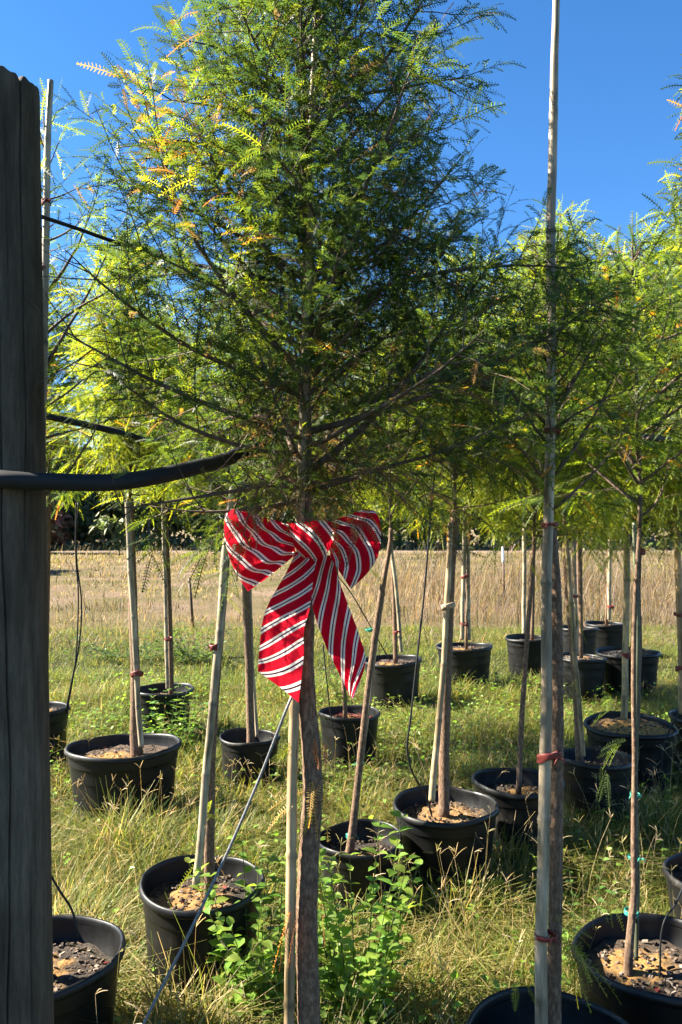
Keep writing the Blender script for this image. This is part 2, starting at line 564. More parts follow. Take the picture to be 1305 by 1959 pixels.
def make_pot(key, px, py, D, h, d, label, soil=0.08, squash=1.0, tilt=(0, 0), sand=0.5, chips=150, tint=(0.09, 0.07, 0.055), sandcol=(0.52, 0.31, 0.12), red=0.03, yaw=0.0):
    c = at(px, py, d)
    x, y = c[0], c[1]
    Rr = D / 2
    rs = np.random.default_rng(sum(map(ord, key)) * 31)
    root = thing('nursery_pot', label, 'plant pot', (x, y, float(ground_z(x, y)) - 0.01), 'black plastic nursery pots standing in the grass')
    root.rotation_euler = (R(tilt[0] + rs.normal(0, .9)), R(tilt[1] + rs.normal(0, .9)), 0)
    p1, p2, p3 = rs.uniform(0, 6.28, 3)
    fr = lambda th: (1 + 0.028 * np.cos(2 * th + p1) + 0.014 * np.cos(3 * th + p2) + 0.006 * np.cos(7 * th + p3))
    sc = np.array([1, squash, 1])
    body = [(0.01, 0.004), (0.74, 0.0), (0.80, 0.012), (0.815, 0.05), (0.840, 0.22), (0.855, 0.315), (0.857, 0.32), (0.861, 0.325), (0.862, 0.335), (0.882, 0.50), (0.896, 0.612), (0.898, 0.617),
            (0.902, 0.622), (0.903, 0.632), (0.914, 0.72), (0.923, 0.795), (0.926, 0.80), (0.938, 0.808), (0.941, 0.82), (0.952, 0.93)]
    inner = [(0.945, 0.955), (0.925, 0.80), (0.900, 0.78), (0.87, 0.55), (0.84, 0.3)]
    n = 64
    mb = MB()
    for prof in (body, inner):
        V, q = lathe([(a * Rr, b * h) for a, b in prof], n, fr)
        mb.add(V * sc, q)
    mb.build('wall', M['pot'], root)
    lip = [(0.950, 0.925), (0.985, 0.932), (1.008, 0.945), (1.012, 0.965), (0.998, 0.992), (0.975, 1.004), (0.955, 0.998), (0.943, 0.975), (0.941, 0.945)]
    V, q = lathe([(a * Rr, b * h) for a, b in lip], n, fr)
    thv = np.arctan2(V[:, 1], V[:, 0])
    V[:, 2] += 0.006 * np.cos(2 * thv + p2) + .002 * np.cos(5 * thv + p1)
    MB().add(V * sc, q).build('rim', M['pot'], root)
    # soil
    zs = h - soil
    prof = [(0.0005 + 0.905 * Rr * k / 10, zs) for k in range(11)]
    V, q = lathe(prof, 48, fr)
    V = V * sc
    V[:, 2] += 0.010 * vnoise(V[:, 0], V[:, 1], 28, 3 + len(key)) + 0.012 * (1 - (np.hypot(V[:, 0], V[:, 1]) / Rr) ** 2)
    sx_, sy_ = rs.uniform(-0.25, 0.25, 2) * Rr
    k = np.exp(-(((V[:, 0] - sx_) ** 2 + (V[:, 1] - sy_) ** 2) / (0.52 * Rr) ** 2)) * 1.7 + 0.45 * vnoise(V[:, 0], V[:, 1], 40, 5)
    k = np.clip((k - (1 - sand)) * 2.2, 0, 1)[:, None]
    cc = (np.array(tint)[None] * (1 - k) + np.array(sandcol)[None] * k * np.array([[1, .92, .75]])) * .58
    so = MB().add(V, q, cc).build('soil', M['soil'], root)
    mb = MB()
    base = np.array([[-1, -1, -1], [1, -1, -1], [1, 1, -1], [-1, 1, -1], [-.8, -.8, 1], [.8, -.8, 1], [.8, .8, 1], [-.8, .8, 1]], float)
    fq = np.array([[0, 3, 2, 1], [4, 5, 6, 7], [0, 1, 5, 4], [1, 2, 6, 5], [2, 3, 7, 6], [3, 0, 4, 7]])
    for i in range(int(chips * .95)):
        rr = 0.86 * Rr * math.sqrt(rs.uniform(0.0, 1))
        a = rs.uniform(0, 6.28)
        s = np.array([rs.uniform(.003, .011), rs.uniform(.002, .005), rs.uniform(.0015, .003)])
        t = rs.uniform(0, 6.28)
        b = base * s
        ca, sa = math.cos(t), math.sin(t)
        tl = rs.uniform(-.5, .5)
        b = np.stack([b[:, 0] * ca - b[:, 1] * sa, b[:, 0] * sa + b[:, 1] * ca, b[:, 2] + b[:, 0] * tl], -1)
        u = rs.uniform()
        c_ = (0.26, 0.04, 0.035) if u < red else ((0.26, 0.20, 0.155) if u < 0.22 else ((0.13, 0.088, 0.06) if u < .6 else (0.05, 0.036, 0.026)))
        pz = zs + 0.012 * (1 - (rr / Rr) ** 2) + 0.006
        mb.add(b + np.array([rr * math.cos(a), rr * math.sin(a) * squash, pz]), fq, np.array(c_) * rs.uniform(.7, 1.2))
    if chips:
        mb.build('bark_chips', M['chip'], so, smooth=False, kind='stuff')
    POTS[key] = dict(x=x, y=y, R=Rr, h=h, d=d, z=zs, sq=squash)
    return root


make_pot('A', 72, 1808, 0.47, 0.40, 2.26, 'black pot at lower left half hidden by the post, soil strewn with pale bark chips', soil=0.085, sand=0.45, chips=230, red=0.05)
make_pot('B', 238, 1420, 0.64, 0.42, 4.32, 'wide oval black pot on the left with a thick trunk and a bamboo stake', soil=0.07, squash=0.80, tilt=(0, -1.8), sand=0.2, tint=(.13, .09, .065))
make_pot('C', 64, 1350, 0.50, 0.40, 5.3, 'black pot whose right edge peeks out beside the post, thin tubes hanging to it', soil=0.05, sand=0.7)
make_pot('D', 310, 1312, 0.48, 0.40, 5.96, 'black pot overgrown with leafy weeds behind the wide oval pot', soil=0.08, sand=0.1, tint=(.10, .07, .05))
make_pot('E', 476, 1403, 0.37, 0.34, 4.81, 'small black pot left of the bow tree with a dark slim trunk', soil=0.09, sand=0.0)
make_pot('F', 384, 1672, 0.43, 0.40, 2.73, 'black pot with orange sandy soil at the foot of the slanting cable', soil=0.075, sand=0.75, chips=190, tint=(.05, .04, .03), sandcol=(.50, .30, .13))
make_pot('G', 688, 1590, 0.355, 0.33, 3.28, 'small black pot just right of the bow tree trunk with a leaning green tied sapling', soil=0.085, sand=0.0, chips=120, tint=(.06, .045, .035), tilt=(3, 0))
make_pot('H', 668, 1356, 0.41, 0.38, 5.29, 'black pot below the right bow tail with red mulch in it', soil=0.06, sand=0.1, red=0.75, tint=(.20, .05, .045))
make_pot('I', 753, 1256, 0.52, 0.45, 7.0, 'black pot of dark grey soil behind the right side of the bow', soil=0.05, sand=0.1, tint=(.12, .085, .08))
make_pot('J', 850, 1526, 0.465, 0.40, 3.49, 'black pot in the centre right with a stout brown trunk and orange sandy soil', soil=0.075, sand=0.7, chips=190, sandcol=(.48, .30, .15))
make_pot('K', 990, 1480, 0.43, 0.40, 3.83, 'black pot behind the tall bamboo cane with one thin grey sapling', soil=0.085, sand=0.0)
make_pot('L', 889, 1233, 0.55, 0.44, 7.85, 'black pot at the back with a pair of pale stakes in it', soil=0.05, sand=0.1)
make_pot('M', 1012, 1217, 0.52, 0.42, 8.6, 'black pot at the back with a light patch on its left wall', soil=0.06, sand=0.1)
make_pot('N', 1104, 1198, 0.46, 0.44, 9.2, 'black pot at the back standing behind two other pots on the right', soil=0.05, sand=0.4)
make_pot('O', 1160, 1190, 0.50, 0.42, 9.9, 'farthest black pot on the right in front of the brown weeds', soil=0.05, sand=0.1)
make_pot('P', 1112, 1254, 0.44, 0.42, 7.28, 'black pot with pale dry soil right of the tall bamboo cane', soil=0.03, sand=0.2, tint=(.28, .25, .22))
make_pot('Q', 1202, 1241, 0.57, 0.45, 7.5, 'wide black pot at the back right casting a shadow on the mown grass', soil=0.04, sand=0.2, tint=(.24, .21, .18))
make_pot('R', 1207, 1378, 0.565, 0.40, 4.9, 'wide black pot on the right heaped with bright orange sandy soil', soil=0.035, sand=1.0, chips=160, tint=(.22, .15, .11), sandcol=(.78, .46, .16))
make_pot('S', 1135, 1437, 0.40, 0.40, 4.2, 'black pot with two thin mossy stems between the orange soil pot and the tall cane', soil=0.08, sand=0.2)
make_pot('T', 1352, 1368, 0.48, 0.40, 5.05, 'black pot cut by the right edge behind the orange soil pot', soil=0.06, sand=0.2)
make_pot('U', 1400, 1655, 0.44, 0.40, 2.78, 'black pot cut by the right edge with a pale sunlit left wall', soil=0.06, sand=0.2)
make_pot('V', 1262, 1812, 0.46, 0.40, 2.24, 'black pot at lower right full of bark chips around a green tied sapling', soil=0.07, sand=0.35, chips=300, tint=(.12, .085, .06))
make_pot('W', 1068, 1985, 0.465, 0.41, 1.83, 'nearest black pot at the bottom right edge of the picture', soil=0.12, sand=0.0, tint=(.05, .04, .03))
make_pot('Y', -590, 1776, 0.46, 0.40, 2.35, 'black pot next in the row beyond the wooden post on the left', soil=0.07, sand=0.3)
make_pot('X', 588, 2149, 0.44, 0.37, 1.62, 'black pot at the foot of the tree with the bow', soil=0.06, sand=0.3)

# ------------------------------------------------------------------ cypress foliage
GREENS = np.array([(0.042, 0.078, 0.022), (0.062, 0.104, 0.020), (0.030, 0.066, 0.026), (0.115, 0.185, 0.024), (0.170, 0.225, 0.026), (0.30, 0.20, 0.03), (0.30, 0.15, 0.05), (0.115, 0.085, 0.06)])


def leaf_colors(n, rs, w, P=None):
    """Leaf colours by kind, some sprays turned yellow or rusty as in autumn."""
    w = np.array(list(w) + [0] * (len(GREENS) - len(w)), float)
    i = rs.choice(len(GREENS), n, p=w / w.sum())
    return GREENS[i] * rs.uniform(0.75, 1.3, (n, 1))


def branchlets(mb, P, A, S, Ln, C, K=13, nl=0.0125, w=0.0016, droop=0.15, rs=rng, tri=False):
    """Feather sprays: a rachis with K pairs of flat needles, all at once."""
    n = len(P)
    if n == 0:
        return
    A, S = unit(A), S - A * (S * A).sum(-1, keepdims=True)
    S = unit(S)
    Nn = np.cross(A, S)
    t = (np.arange(K) + 0.6) / K
    down = np.array([0, 0, -1.0])
    dr = droop * rs.uniform(0.2, 1.6, n)
    r = P[:, None] + A[:, None] * (Ln[:, None] * t)[..., None] + down * (dr[:, None] * Ln[:, None] * t ** 2)[..., None]
    prof = np.sin(np.pi * (0.16 + 0.80 * t)) ** 0.7
    lenn = nl * prof[None] * (0.7 + 0.3 * Ln[:, None] / Ln.mean())
    Vs = []
    for sgn in (-1, 1):
        a = 0.50 + 0.1 * rs.standard_normal((n, K))
        nv = 0.18 * rs.standard_normal((n, K)) + 0.22
        dirn = unit(A[:, None] * a[..., None] + S[:, None] * sgn + Nn[:, None] * nv[..., None])
        tip = r + dirn * lenn[..., None]
        mid = r + dirn * (lenn * 0.5)[..., None]
        wv = A[:, None] * (w / 2)
        Vs.append(np.stack([r + wv, tip, r - wv], 2) if tri else np.stack([r, mid + wv, tip, mid - wv], 2))
    nv = 3 if tri else 4
    V = np.stack(Vs, 2).reshape(-1, 3)
    fq = np.arange(len(V)).reshape(-1, nv)
    cc = np.repeat(C, K * 2 * nv, 0)
    mb.add(V, fq, cc)
    ts = np.linspace(0, 1, 4)
    rr = P[:, None] + A[:, None] * (Ln[:, None] * ts)[..., None] + down * (dr[:, None] * Ln[:, None] * ts ** 2)[..., None]
    ws = S[:, None] * (w * 0.42)
    V = np.stack([rr - ws, rr + ws], 2).reshape(-1, 3)
    b = (np.arange(n) * 8)[:, None, None]
    q = np.array([[0, 1, 3, 2], [2, 3, 5, 4], [4, 5, 7, 6]])[None] + b
    mb.add(V, q.reshape(-1, 4), np.repeat(C * np.array([1.2, 0.9, 0.9]), 8, 0))


def grow(rs, leader, rad, z_lo, reach, n_br, elev=(35, 58), up=0.05, twig_gap=0.045, let_gap=0.017, let_len=(0.05, 0.10), K=13, nl=0.0125, w=0.0016, weights=(4, 4, 3, 2, 1, .2, .1), droop=0.15,
         twig_len=0.24, droopy=0.0, lower=0.0, sides=6, hang=0.0, pw=0.95, front=0.0, epi=0, drop=None, tri=False, gold=False):
    """Limbs, twigs and feather sprays round a leader path (local points). reach(f) is the limb spread at height fraction f."""
    wood, leaf = MB(), MB()
    leader = np.asarray(leader, float)
    zs = leader[:, 2]
    P_, A_, S_, L_ = [], [], [], []
    az = rs.uniform(0, 6.28)
    ztop = zs[-1]

    def spray(p, dirn, ln):
        P_.append(p)
        A_.append(dirn)
        S_.append(rs.standard_normal(3) * 0.55 + np.cross(dirn, [0, 0, 1.0]))
        L_.append(ln)

    def along(path, f0, gap):
        seg = np.linalg.norm(np.diff(path, axis=0), axis=1)
        s = np.concatenate([[0], np.cumsum(seg)])
        q = np.arange(s[-1] * f0 + rs.uniform(0, gap), s[-1], gap)
        for k, u in enumerate(q):
            p = np.array([np.interp(u, s, path[:, a]) for a in range(3)])
            i = min(np.searchsorted(s, u, 'right') - 1, len(path) - 2)
            t = unit(path[i + 1] - path[i])
            lat = np.cross(t, [0, 0, 1.0]) * (1 if k % 2 else -1) + rs.standard_normal(3) * 0.45
            lat -= t * lat.dot(t)
            d = unit(t * rs.uniform(.5, 1.1) + unit(lat) + np.array([0, 0, 0.15 - hang]))
            spray(p, d, rs.uniform(*let_len))
        t = unit(path[-1] - path[-2])
        spray(path[-1], t, rs.uniform(*let_len) * 1.15)

    for b in range(n_br):
        f = ((b + rs.uniform(0, 1)) / n_br) ** pw
        z = z_lo + f * (ztop - 0.06 - z_lo)
        p0 = np.array([np.interp(z, zs, leader[:, 0]), np.interp(z, zs, leader[:, 1]), z])
        az += 2.399 + rs.normal(0, 0.35)
        el = R(rs.uniform(*elev))
        L = reach(f) / math.cos(el) * rs.uniform(0.62, 1.12) * (1 - 0.42 * max(0, -math.sin(az)) ** 3 * front)
        d = np.array([math.cos(az) * math.cos(el), math.sin(az) * math.cos(el), math.sin(el)])
        if f < lower:
            d[2] -= rs.uniform(.2, .65)
            d = unit(d)
        n = 9
        path = [p0]
        bend = rs.standard_normal(3) * 0.06
        for i in range(n):
            d = unit(d + bend + rs.standard_normal(3) * 0.05 + np.array([0, 0, up - droopy * (i / n) ** 2]))
            path.append(path[-1] + d * L / n)
        path = np.array(path)
        r0 = 0.0016 + 0.0065 * min(1, L / 0.6)
        V, fc = tube(path, np.linspace(r0, 0.0010, len(path)), sides)
        wood.add(V, fc)
        along(path, 0.45, let_gap * 1.3)
        ntw = max(3, int(L / twig_gap))
        for k in range(ntw):
            u = 0.10 + 0.86 * (k + rs.uniform(0, 1)) / ntw
            ii = u * (len(path) - 1)
            i0 = int(ii)
            p = path[i0] + (path[min(i0 + 1, len(path) - 1)] - path[i0]) * (ii - i0)
            t = unit(path[min(i0 + 1, len(path) - 1)] - path[max(i0 - 1, 0)])
            lat = rs.standard_normal(3)
            lat -= t * lat.dot(t)
            lat = unit(lat)
            d2 = unit(t * rs.uniform(.35, .9) + lat * 0.9 + np.array([0, 0, rs.uniform(-.25, .35) - droopy]))
            tl = min(twig_len, L * 0.5) * (1 - 0.55 * u) * rs.uniform(.5, 1.2) + 0.03
            tp = [p]
            dd = d2
            for i in range(4):
                dd = unit(dd + rs.standard_normal(3) * 0.10 + np.array([0, 0, 0.05 - droopy * 0.35]))
                tp.append(tp[-1] + dd * tl / 4)
            tp = np.array(tp)
            V, fc = tube(tp, np.linspace(0.0016, 0.0006, 5), 3, cap=False)
            wood.add(V, fc)
            along(tp, 0.12, let_gap)
    along(leader[zs > z_lo], 0.0, let_gap * 1.5)
    for i in range(epi):                                     # short shoots close to the stem
        z = z_lo - 0.02 + 0.95 * rs.uniform(0, 1) ** 1.5
        p = np.array([np.interp(z, zs, leader[:, 0]), np.interp(z, zs, leader[:, 1]), z])
        dd = unit(np.append(rs.standard_normal(2), rs.uniform(-.5, .5)))
        tl = rs.uniform(.05, .17)
        tp = [p]
        for q in range(4):
            dd = unit(dd + rs.standard_normal(3) * .12 + np.array([0, 0, -.1]))
            tp.append(tp[-1] + dd * tl / 4)
        tp = np.array(tp)
        wood.add(*tube(tp, np.linspace(.0015, .0006, 5), 3, cap=False))
        along(tp, .2, let_gap)
    P_, A_, S_, L_ = np.array(P_), np.array(A_), np.array(S_), np.array(L_)
    if drop is not None:
        ok = ~drop(P_, rs.uniform(0, 1, len(P_)))
        P_, A_, S_, L_ = P_[ok], A_[ok], S_[ok], L_[ok]
    C = leaf_colors(len(P_), rs, weights)
    if gold:                                                 # gold and yellow-green sprays in patches at the upper left
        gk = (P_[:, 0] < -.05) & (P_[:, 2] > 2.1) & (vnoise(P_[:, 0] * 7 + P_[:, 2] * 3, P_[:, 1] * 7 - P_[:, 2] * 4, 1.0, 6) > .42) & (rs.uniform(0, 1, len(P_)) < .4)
        C = C * .76
        bk = (rs.uniform(0, 1, len(P_)) < .30 * np.clip((2.0 - P_[:, 2]) / .3, 0, 1)) & (P_[:, 0] > -.1)
        C[bk] = GREENS[7] * rs.uniform(.6, 1.1, (bk.sum(), 1))
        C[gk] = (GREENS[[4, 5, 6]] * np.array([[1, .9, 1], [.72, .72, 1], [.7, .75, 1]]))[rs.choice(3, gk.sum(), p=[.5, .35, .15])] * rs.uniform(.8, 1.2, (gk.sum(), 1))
    # whole limbs turn together: shift colour with a slow noise in space
    k = np.clip(0.5 + 0.9 * vnoise(P_[:, 0] + 0.7 * P_[:, 2], P_[:, 1] - 0.5 * P_[:, 2], 5.0, 2), 0, 1)[:, None]
    C = C * (1 - 0.35 * k) + C * np.array([1.35, 1.2, 0.7]) * 0.35 * k
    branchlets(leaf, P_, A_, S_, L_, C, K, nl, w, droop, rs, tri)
    return wood, leaf


# ------------------------------------------------------------------ the tree with the bow
def bark_lobes(seed, amp=0.04):
    return lambda i, th: 1 + amp * np.sin(3 * th + 0.15 * i + seed) + amp * 0.7 * np.sin(5 * th - 0.11 * i + 2 * seed) + 0.05 * np.sin(0.9 * i + seed) * np.cos(th + seed) + 0.03 * np.sin(2.3 * i + 4 * th)


DM = 1.62
main_px = [(600, 2180, 52), (594, 2050, 48), (591, 1959, 44), (589, 1880, 43), (588, 1800, 42), (588, 1745, 41), (590, 1680, 40), (592, 1620, 39), (597, 1550, 39), (598, 1490, 38), (594, 1420, 36), (587, 1340, 34), (585, 1260, 31),
           (588, 1180, 28), (590, 1090, 26), (587, 1000, 25), (582, 930, 24), (585, 840, 24), (583, 740, 24), (588, 640, 23), (592, 520, 22), (585, 420, 21), (580, 320, 19), (583, 220, 17), (578, 120, 15), (575, 20, 14),
           (572, -120, 12), (570, -300, 9), (571, -480, 6), (570, -620, 3)]
mt = thing('cypress_tree', 'large bushy cypress tree in the foreground with the striped bow on its trunk', 'tree', (-0.07, 1.62, 0.0))
org = np.array([-0.07, 1.62, 0.0])
mp_ = np.array([np.append(at(a, b, DM), c / F * DM / 2) for a, b, c in main_px])
mpath = smooth_path(mp_[:, :3], 5)
mrad = smooth_path(np.stack([mp_[:, 3]] * 3, 1), 5)[:, 0]
MB().add(*tube(mpath - org, mrad, 18, lobes=bark_lobes(1.0))).build('trunk', M['bark'], mt)
rs = np.random.default_rng(11)
prof_main = lambda f: np.interp(f, [0, 0.10, 0.28, 0.5, 0.75, 1.0], [0.45, 0.48, 0.45, 0.33, 0.21, 0.08])
lead = (mpath - org)[(mpath[:, 2] > 1.60)]
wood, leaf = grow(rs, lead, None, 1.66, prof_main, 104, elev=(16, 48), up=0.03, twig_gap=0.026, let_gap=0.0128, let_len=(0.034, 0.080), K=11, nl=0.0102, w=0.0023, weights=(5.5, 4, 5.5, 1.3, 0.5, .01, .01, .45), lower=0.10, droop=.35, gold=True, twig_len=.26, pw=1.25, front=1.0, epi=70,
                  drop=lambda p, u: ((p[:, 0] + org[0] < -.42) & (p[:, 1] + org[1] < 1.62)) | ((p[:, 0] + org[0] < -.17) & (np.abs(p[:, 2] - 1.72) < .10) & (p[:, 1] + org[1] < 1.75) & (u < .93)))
wood.build('branches', M['twig'], mt)
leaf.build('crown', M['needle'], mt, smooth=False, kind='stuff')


def low_sprays(parent, org, items, name='low_sprays'):
    """Short feathery shoots low on a trunk: (px, py, d, direction, length, colour, count)."""
    mb = MB()
    rs = np.random.default_rng(len(items) * 7 + int(abs(org[0]) * 1000))
    for px, py, d, dr, ln, c, cnt in items:
        p = at(px, py, d) - org
        P = np.array([p + rs.standard_normal(3) * 0.008 for _ in range(cnt)])
        A = np.array([np.array(dr) + rs.standard_normal(3) * 0.3 for _ in range(cnt)])
        branchlets(mb, P, A, rs.standard_normal((cnt, 3)) * .6 + np.array([0.3, 0.0, 1]), np.full(cnt, ln) * rs.uniform(.7, 1.15, cnt), np.array([c] * cnt) * rs.uniform(.8, 1.2, (cnt, 1)), 14, 0.013, 0.0021, 0.3, rs)
    return mb.build(name, M['needle'], parent, smooth=False, kind='stuff')


RUST, GOLD, GRN = (0.30, 0.13, 0.05), (0.33, 0.24, 0.07), (0.12, 0.16, 0.025)
low_sprays(mt, org, [(566, 1528, 1.60, (-1, 0, -.6), .08, GOLD, 2), (612, 1500, 1.60, (.3, -.3, -1), .07, GOLD, 4), (556, 1745, 1.585, (-.3, 0, -1), .09, RUST, 3), (602, 1690, 1.585, (.25, -.1, -1), .11, RUST, 2),
                     (598, 1560, 1.59, (.1, 0, -1), .08, GRN, 2), (614, 1420, 1.60, (.2, -.2, -1), .05, RUST, 3), (560, 1415, 1.60, (-.8, 0, -.3), .05, GRN, 2), (640, 1320, 1.6, (.5, 0, .4), .04, GRN, 3),
                     (690, 985, 1.50, (.05, 0, -1), .07, (.13, .06, .045), 2), (675, 980, 1.51, (.2, 0, -1), .05, (.13, .06, .045), 2), (640, 960, 1.50, (.35, 0, -1), .09, (.11, .10, .03), 3), (455, 955, 1.50, (.1, 0, -1), .07, (.07, .09, .025), 2),
                     (505, 965, 1.50, (.1, 0, -1), .05, (.07, .09, .025), 2)], 'dry_sprays')

# ------------------------------------------------------------------ young trees in the pots
def variant(seed, H_, half, n_br, K, nl, w, gap, weights, droopy, hang, let_len=(0.06, 0.13), twig_gap=0.06, twig_len=.26, elev=(25, 58), up=.05):
    rs = np.random.default_rng(seed)
    z = np.linspace(0, H_, 16)
    lead = np.stack([0.02 * np.sin(3 * z + seed) * z / H_, 0.02 * np.cos(2.5 * z + seed) * z / H_, z], 1)
    pr = lambda f: half * np.interp(f, [0, 0.15, 0.4, 0.75, 1.0], [0.85, 1.0, 0.85, 0.5, 0.18])
    wood, leaf = grow(rs, lead, None, 0.03, pr, n_br, elev, up, twig_gap, gap, let_len, K, nl, w, weights, 0.25, twig_len, droopy, 0.03, 5, hang, tri=True)
    wood.add(*tube(lead, np.linspace(0.0085 if H_ > 1 else 0.0055, 0.002, 16), 8))
    return wood.mesh('branches', M['twig']), leaf.mesh('crown', M['needle'], smooth=False)


BR = (.5, 2, .3, 6, 6.5, .06, .02)        # bright yellow-green sprays
MX = (4, 4, 3, 2, 1, .2, .1)
VAR = {
    'a': variant(21, 1.7, 0.46, 74, 9, 0.019, 0.0048, 0.0215, BR, 0.24, 0.4, let_len=(.07, .18), twig_gap=.045),
    'b': variant(22, 1.8, 0.50, 76, 9, 0.019, 0.0048, 0.0215, BR, 0.30, 0.55, let_len=(.07, .19), twig_gap=.045),
    'c': variant(23, 1.6, 0.44, 62, 9, 0.018, 0.0048, 0.024, MX, 0.10, 0.1, let_len=(.07, .14), twig_gap=.045),
    'd': variant(24, 1.5, 0.42, 26, 11, 0.014, 0.0030, 0.028, MX, 0.05, 0.0, twig_gap=.07),
    'e': variant(25, 0.8, 0.30, 28, 11, 0.014, 0.0030, 0.018, MX, 0.12, 0.2, let_len=(.05, .10), twig_gap=.045),
}


def make_tree(key, label, trunk, var, crown_z, top_z, spread, rot, bark='bark', extra=None, d=None, mesh_scale=None):
    """trunk: (px, py, width in px) up to the crown base at the pot's distance."""
    pt = POTS[key]
    d = d or pt['d']
    P = np.array([np.append(at(a, b, d), c / F * d / 2) for a, b, c in trunk])
    base = np.array([P[0, 0], P[0, 1], pt['z'] - 0.02])
    P[0, 2] = base[2]
    root = thing('cypress_tree', label, 'tree', base, 'young cypress trees growing in pots')
    up = P[-1].copy()
    lean = (P[-1, :3] - P[0, :3]) / max(P[-1, 2] - P[0, 2], 0.1)
    end = P[-1, :3] + lean * max(0, crown_z - P[-1, 2]) * 0.6
    end[2] = max(crown_z, P[-1, 2] + 0.01)
    pts = np.vstack([P[:, :3], end])
    rad = np.append(P[:, 3], P[-1, 3] * 0.9)
    path = smooth_path(pts, 7)
    rr = smooth_path(np.stack([rad] * 3, 1), 7)[:, 0]
    MB().add(*tube(path - base, rr, 12, lobes=bark_lobes(sum(map(ord, key)) * 1.0))).build('trunk', M[bark], root)
    wm, lm = VAR[var]
    Hs = {'a': 1.7, 'b': 1.8, 'c': 1.6, 'd': 1.5, 'e': .8}[var]
    hw = {'a': .46, 'b': .50, 'c': .44, 'd': .42, 'e': .30}[var]
    for nm, me in (('branches', wm), ('crown', lm)):
        o = bpy.data.objects.new(nm, me)
        col.objects.link(o)
        o.parent = root
        o.location = end - base - np.array([0, 0, 0.01])
        o.rotation_euler = (0, 0, rot)
        o.scale = (spread / hw, spread / hw, (top_z - crown_z) / Hs)
        if nm == 'crown':
            o['kind'] = 'stuff'
    if extra:
        low_sprays(root, base, extra)
    return root


GRN2 = (0.13, 0.17, 0.022)
make_tree('A', 'airy young cypress rising behind the wooden post at the left', [(84, 1830, 24), (80, 1400, 20), (84, 1000, 16)], 'd', 1.60, 2.80, 0.36, 0.4)
make_tree('B', 'young cypress with thick grey trunk in the wide oval pot', [(262, 1428, 26), (258, 1380, 18), (259, 1300, 17), (254, 1150, 17), (249, 985, 15)], 'a', 1.76, 3.2, 0.44, 1.1)
make_tree('C', 'young cypress in the pot peeking out beside the post', [(84, 1360, 14), (90, 1100, 12)], 'c', 1.82, 3.35, 0.46, 2.3)
make_tree('D', 'slim young cypress in the weedy pot behind the oval one', [(328, 1318, 11), (324, 1160, 10), (316, 980, 9)], 'b', 1.86, 3.25, 0.50, 3.4)
make_tree('E', 'young cypress with dark slim trunk in the small pot left of the bow tree', [(480, 1412, 16), (477, 1300, 15), (470, 1120, 14), (466, 1000, 12)], 'a', 1.72, 3.2, 0.5, 4.0)
make_tree('F', 'mossy young cypress beside a pale stake in the pot crossed by the cable', [(400, 1698, 22), (401, 1560, 19), (406, 1400, 18), (424, 1180, 16), (432, 1090, 14)], 'e', 1.52, 2.2, 0.26, 0.2,
          extra=[(432, 1090, 2.7, (-1, 0, .3), .12, GRN2, 3), (385, 1640, 2.7, (-.2, -.2, -1), .12, GRN, 4), (425, 1120, 2.7, (.6, 0, -.5), .1, GRN2, 3), (402, 1560, 2.7, (.4, 0, .2), .06, GRN, 3), (405, 1440, 2.7, (-.5, 0, .3), .05, GRN, 3)])
make_tree('G', 'thin leaning young cypress with green ties right of the bow tree', [(668, 1625, 17), (680, 1540, 14), (690, 1440, 12), (706, 1300, 11), (725, 1160, 10), (745, 1050, 9)], 'e', 1.6, 2.6, 0.35, 1.2, bark='bark',
          extra=[(735, 1110, 3.25, (-.6, 0, .2), .09, GRN2, 4), (668, 1560, 3.25, (-.3, 0, .8), .1, GRN, 3)])
make_tree('H', 'slim young cypress rising from the red mulch below the bow tail', [(661, 1368, 9), (655, 1250, 9), (640, 1050, 8)], 'c', 1.6, 3.1, 0.5, 0.7)
make_tree('I', 'young cypress with twin stems in the pot behind the bow', [(757, 1248, 9), (754, 1150, 8), (748, 1030, 7)], 'b', 1.6, 3.3, 0.62, 2.0)
make_tree('J', 'young cypress with stout reddish brown trunk right of the bow', [(850, 1542, 22), (850, 1440, 20), (853, 1320, 20), (858, 1180, 19), (862, 1090, 18), (871, 985, 18)], 'c', 1.62, 2.75, 0.42, 5.0)
make_tree('K', 'thin grey young cypress in the pot behind the tall cane', [(992, 1492, 11), (998, 1380, 10), (1010, 1200, 9), (1022, 1040, 8)], 'a', 1.46, 2.95, 0.40, 0.0,
          extra=[(1020, 1010, 3.75, (-.7, -.2, -.5), .16, GRN2, 6), (1026, 1000, 3.75, (.7, -.2, -.6), .17, GRN2, 6), (1015, 1080, 3.75, (.5, -.2, -.9), .13, GRN2, 4), (1000, 960, 3.7, (-.4, 0, -1), .15, GRN2, 5)])
make_tree('L', 'young cypress at the back between two pale stakes', [(892, 1226, 6), (893, 1010, 6)], 'b', 1.6, 3.2, 0.6, 5.4)
make_tree('M', 'young cypress at the back in the pot with a light patch', [(1018, 1212, 7), (1022, 1010, 6)], 'a', 1.6, 3.4, 0.62, 1.9)
make_tree('N', 'young cypress at the back in the pot behind two others', [(1108, 1190, 7), (1106, 1010, 6)], 'b', 1.55, 3.5, 0.66, 0.9)
make_tree('O', 'young cypress in the farthest pot on the right', [(1160, 1184, 6), (1166, 1010, 6)], 'a', 1.55, 3.6, 0.66, 4.4)
make_tree('P', 'young cypress in the pot of pale dry soil', [(1112, 1250, 8), (1110, 1010, 7)], 'b', 1.6, 3.4, 0.56, 2.7)
make_tree('Q', 'young cypress in the wide pot at the back right', [(1210, 1234, 9), (1222, 1010, 8)], 'a', 1.55, 3.45, 0.66, 3.3)
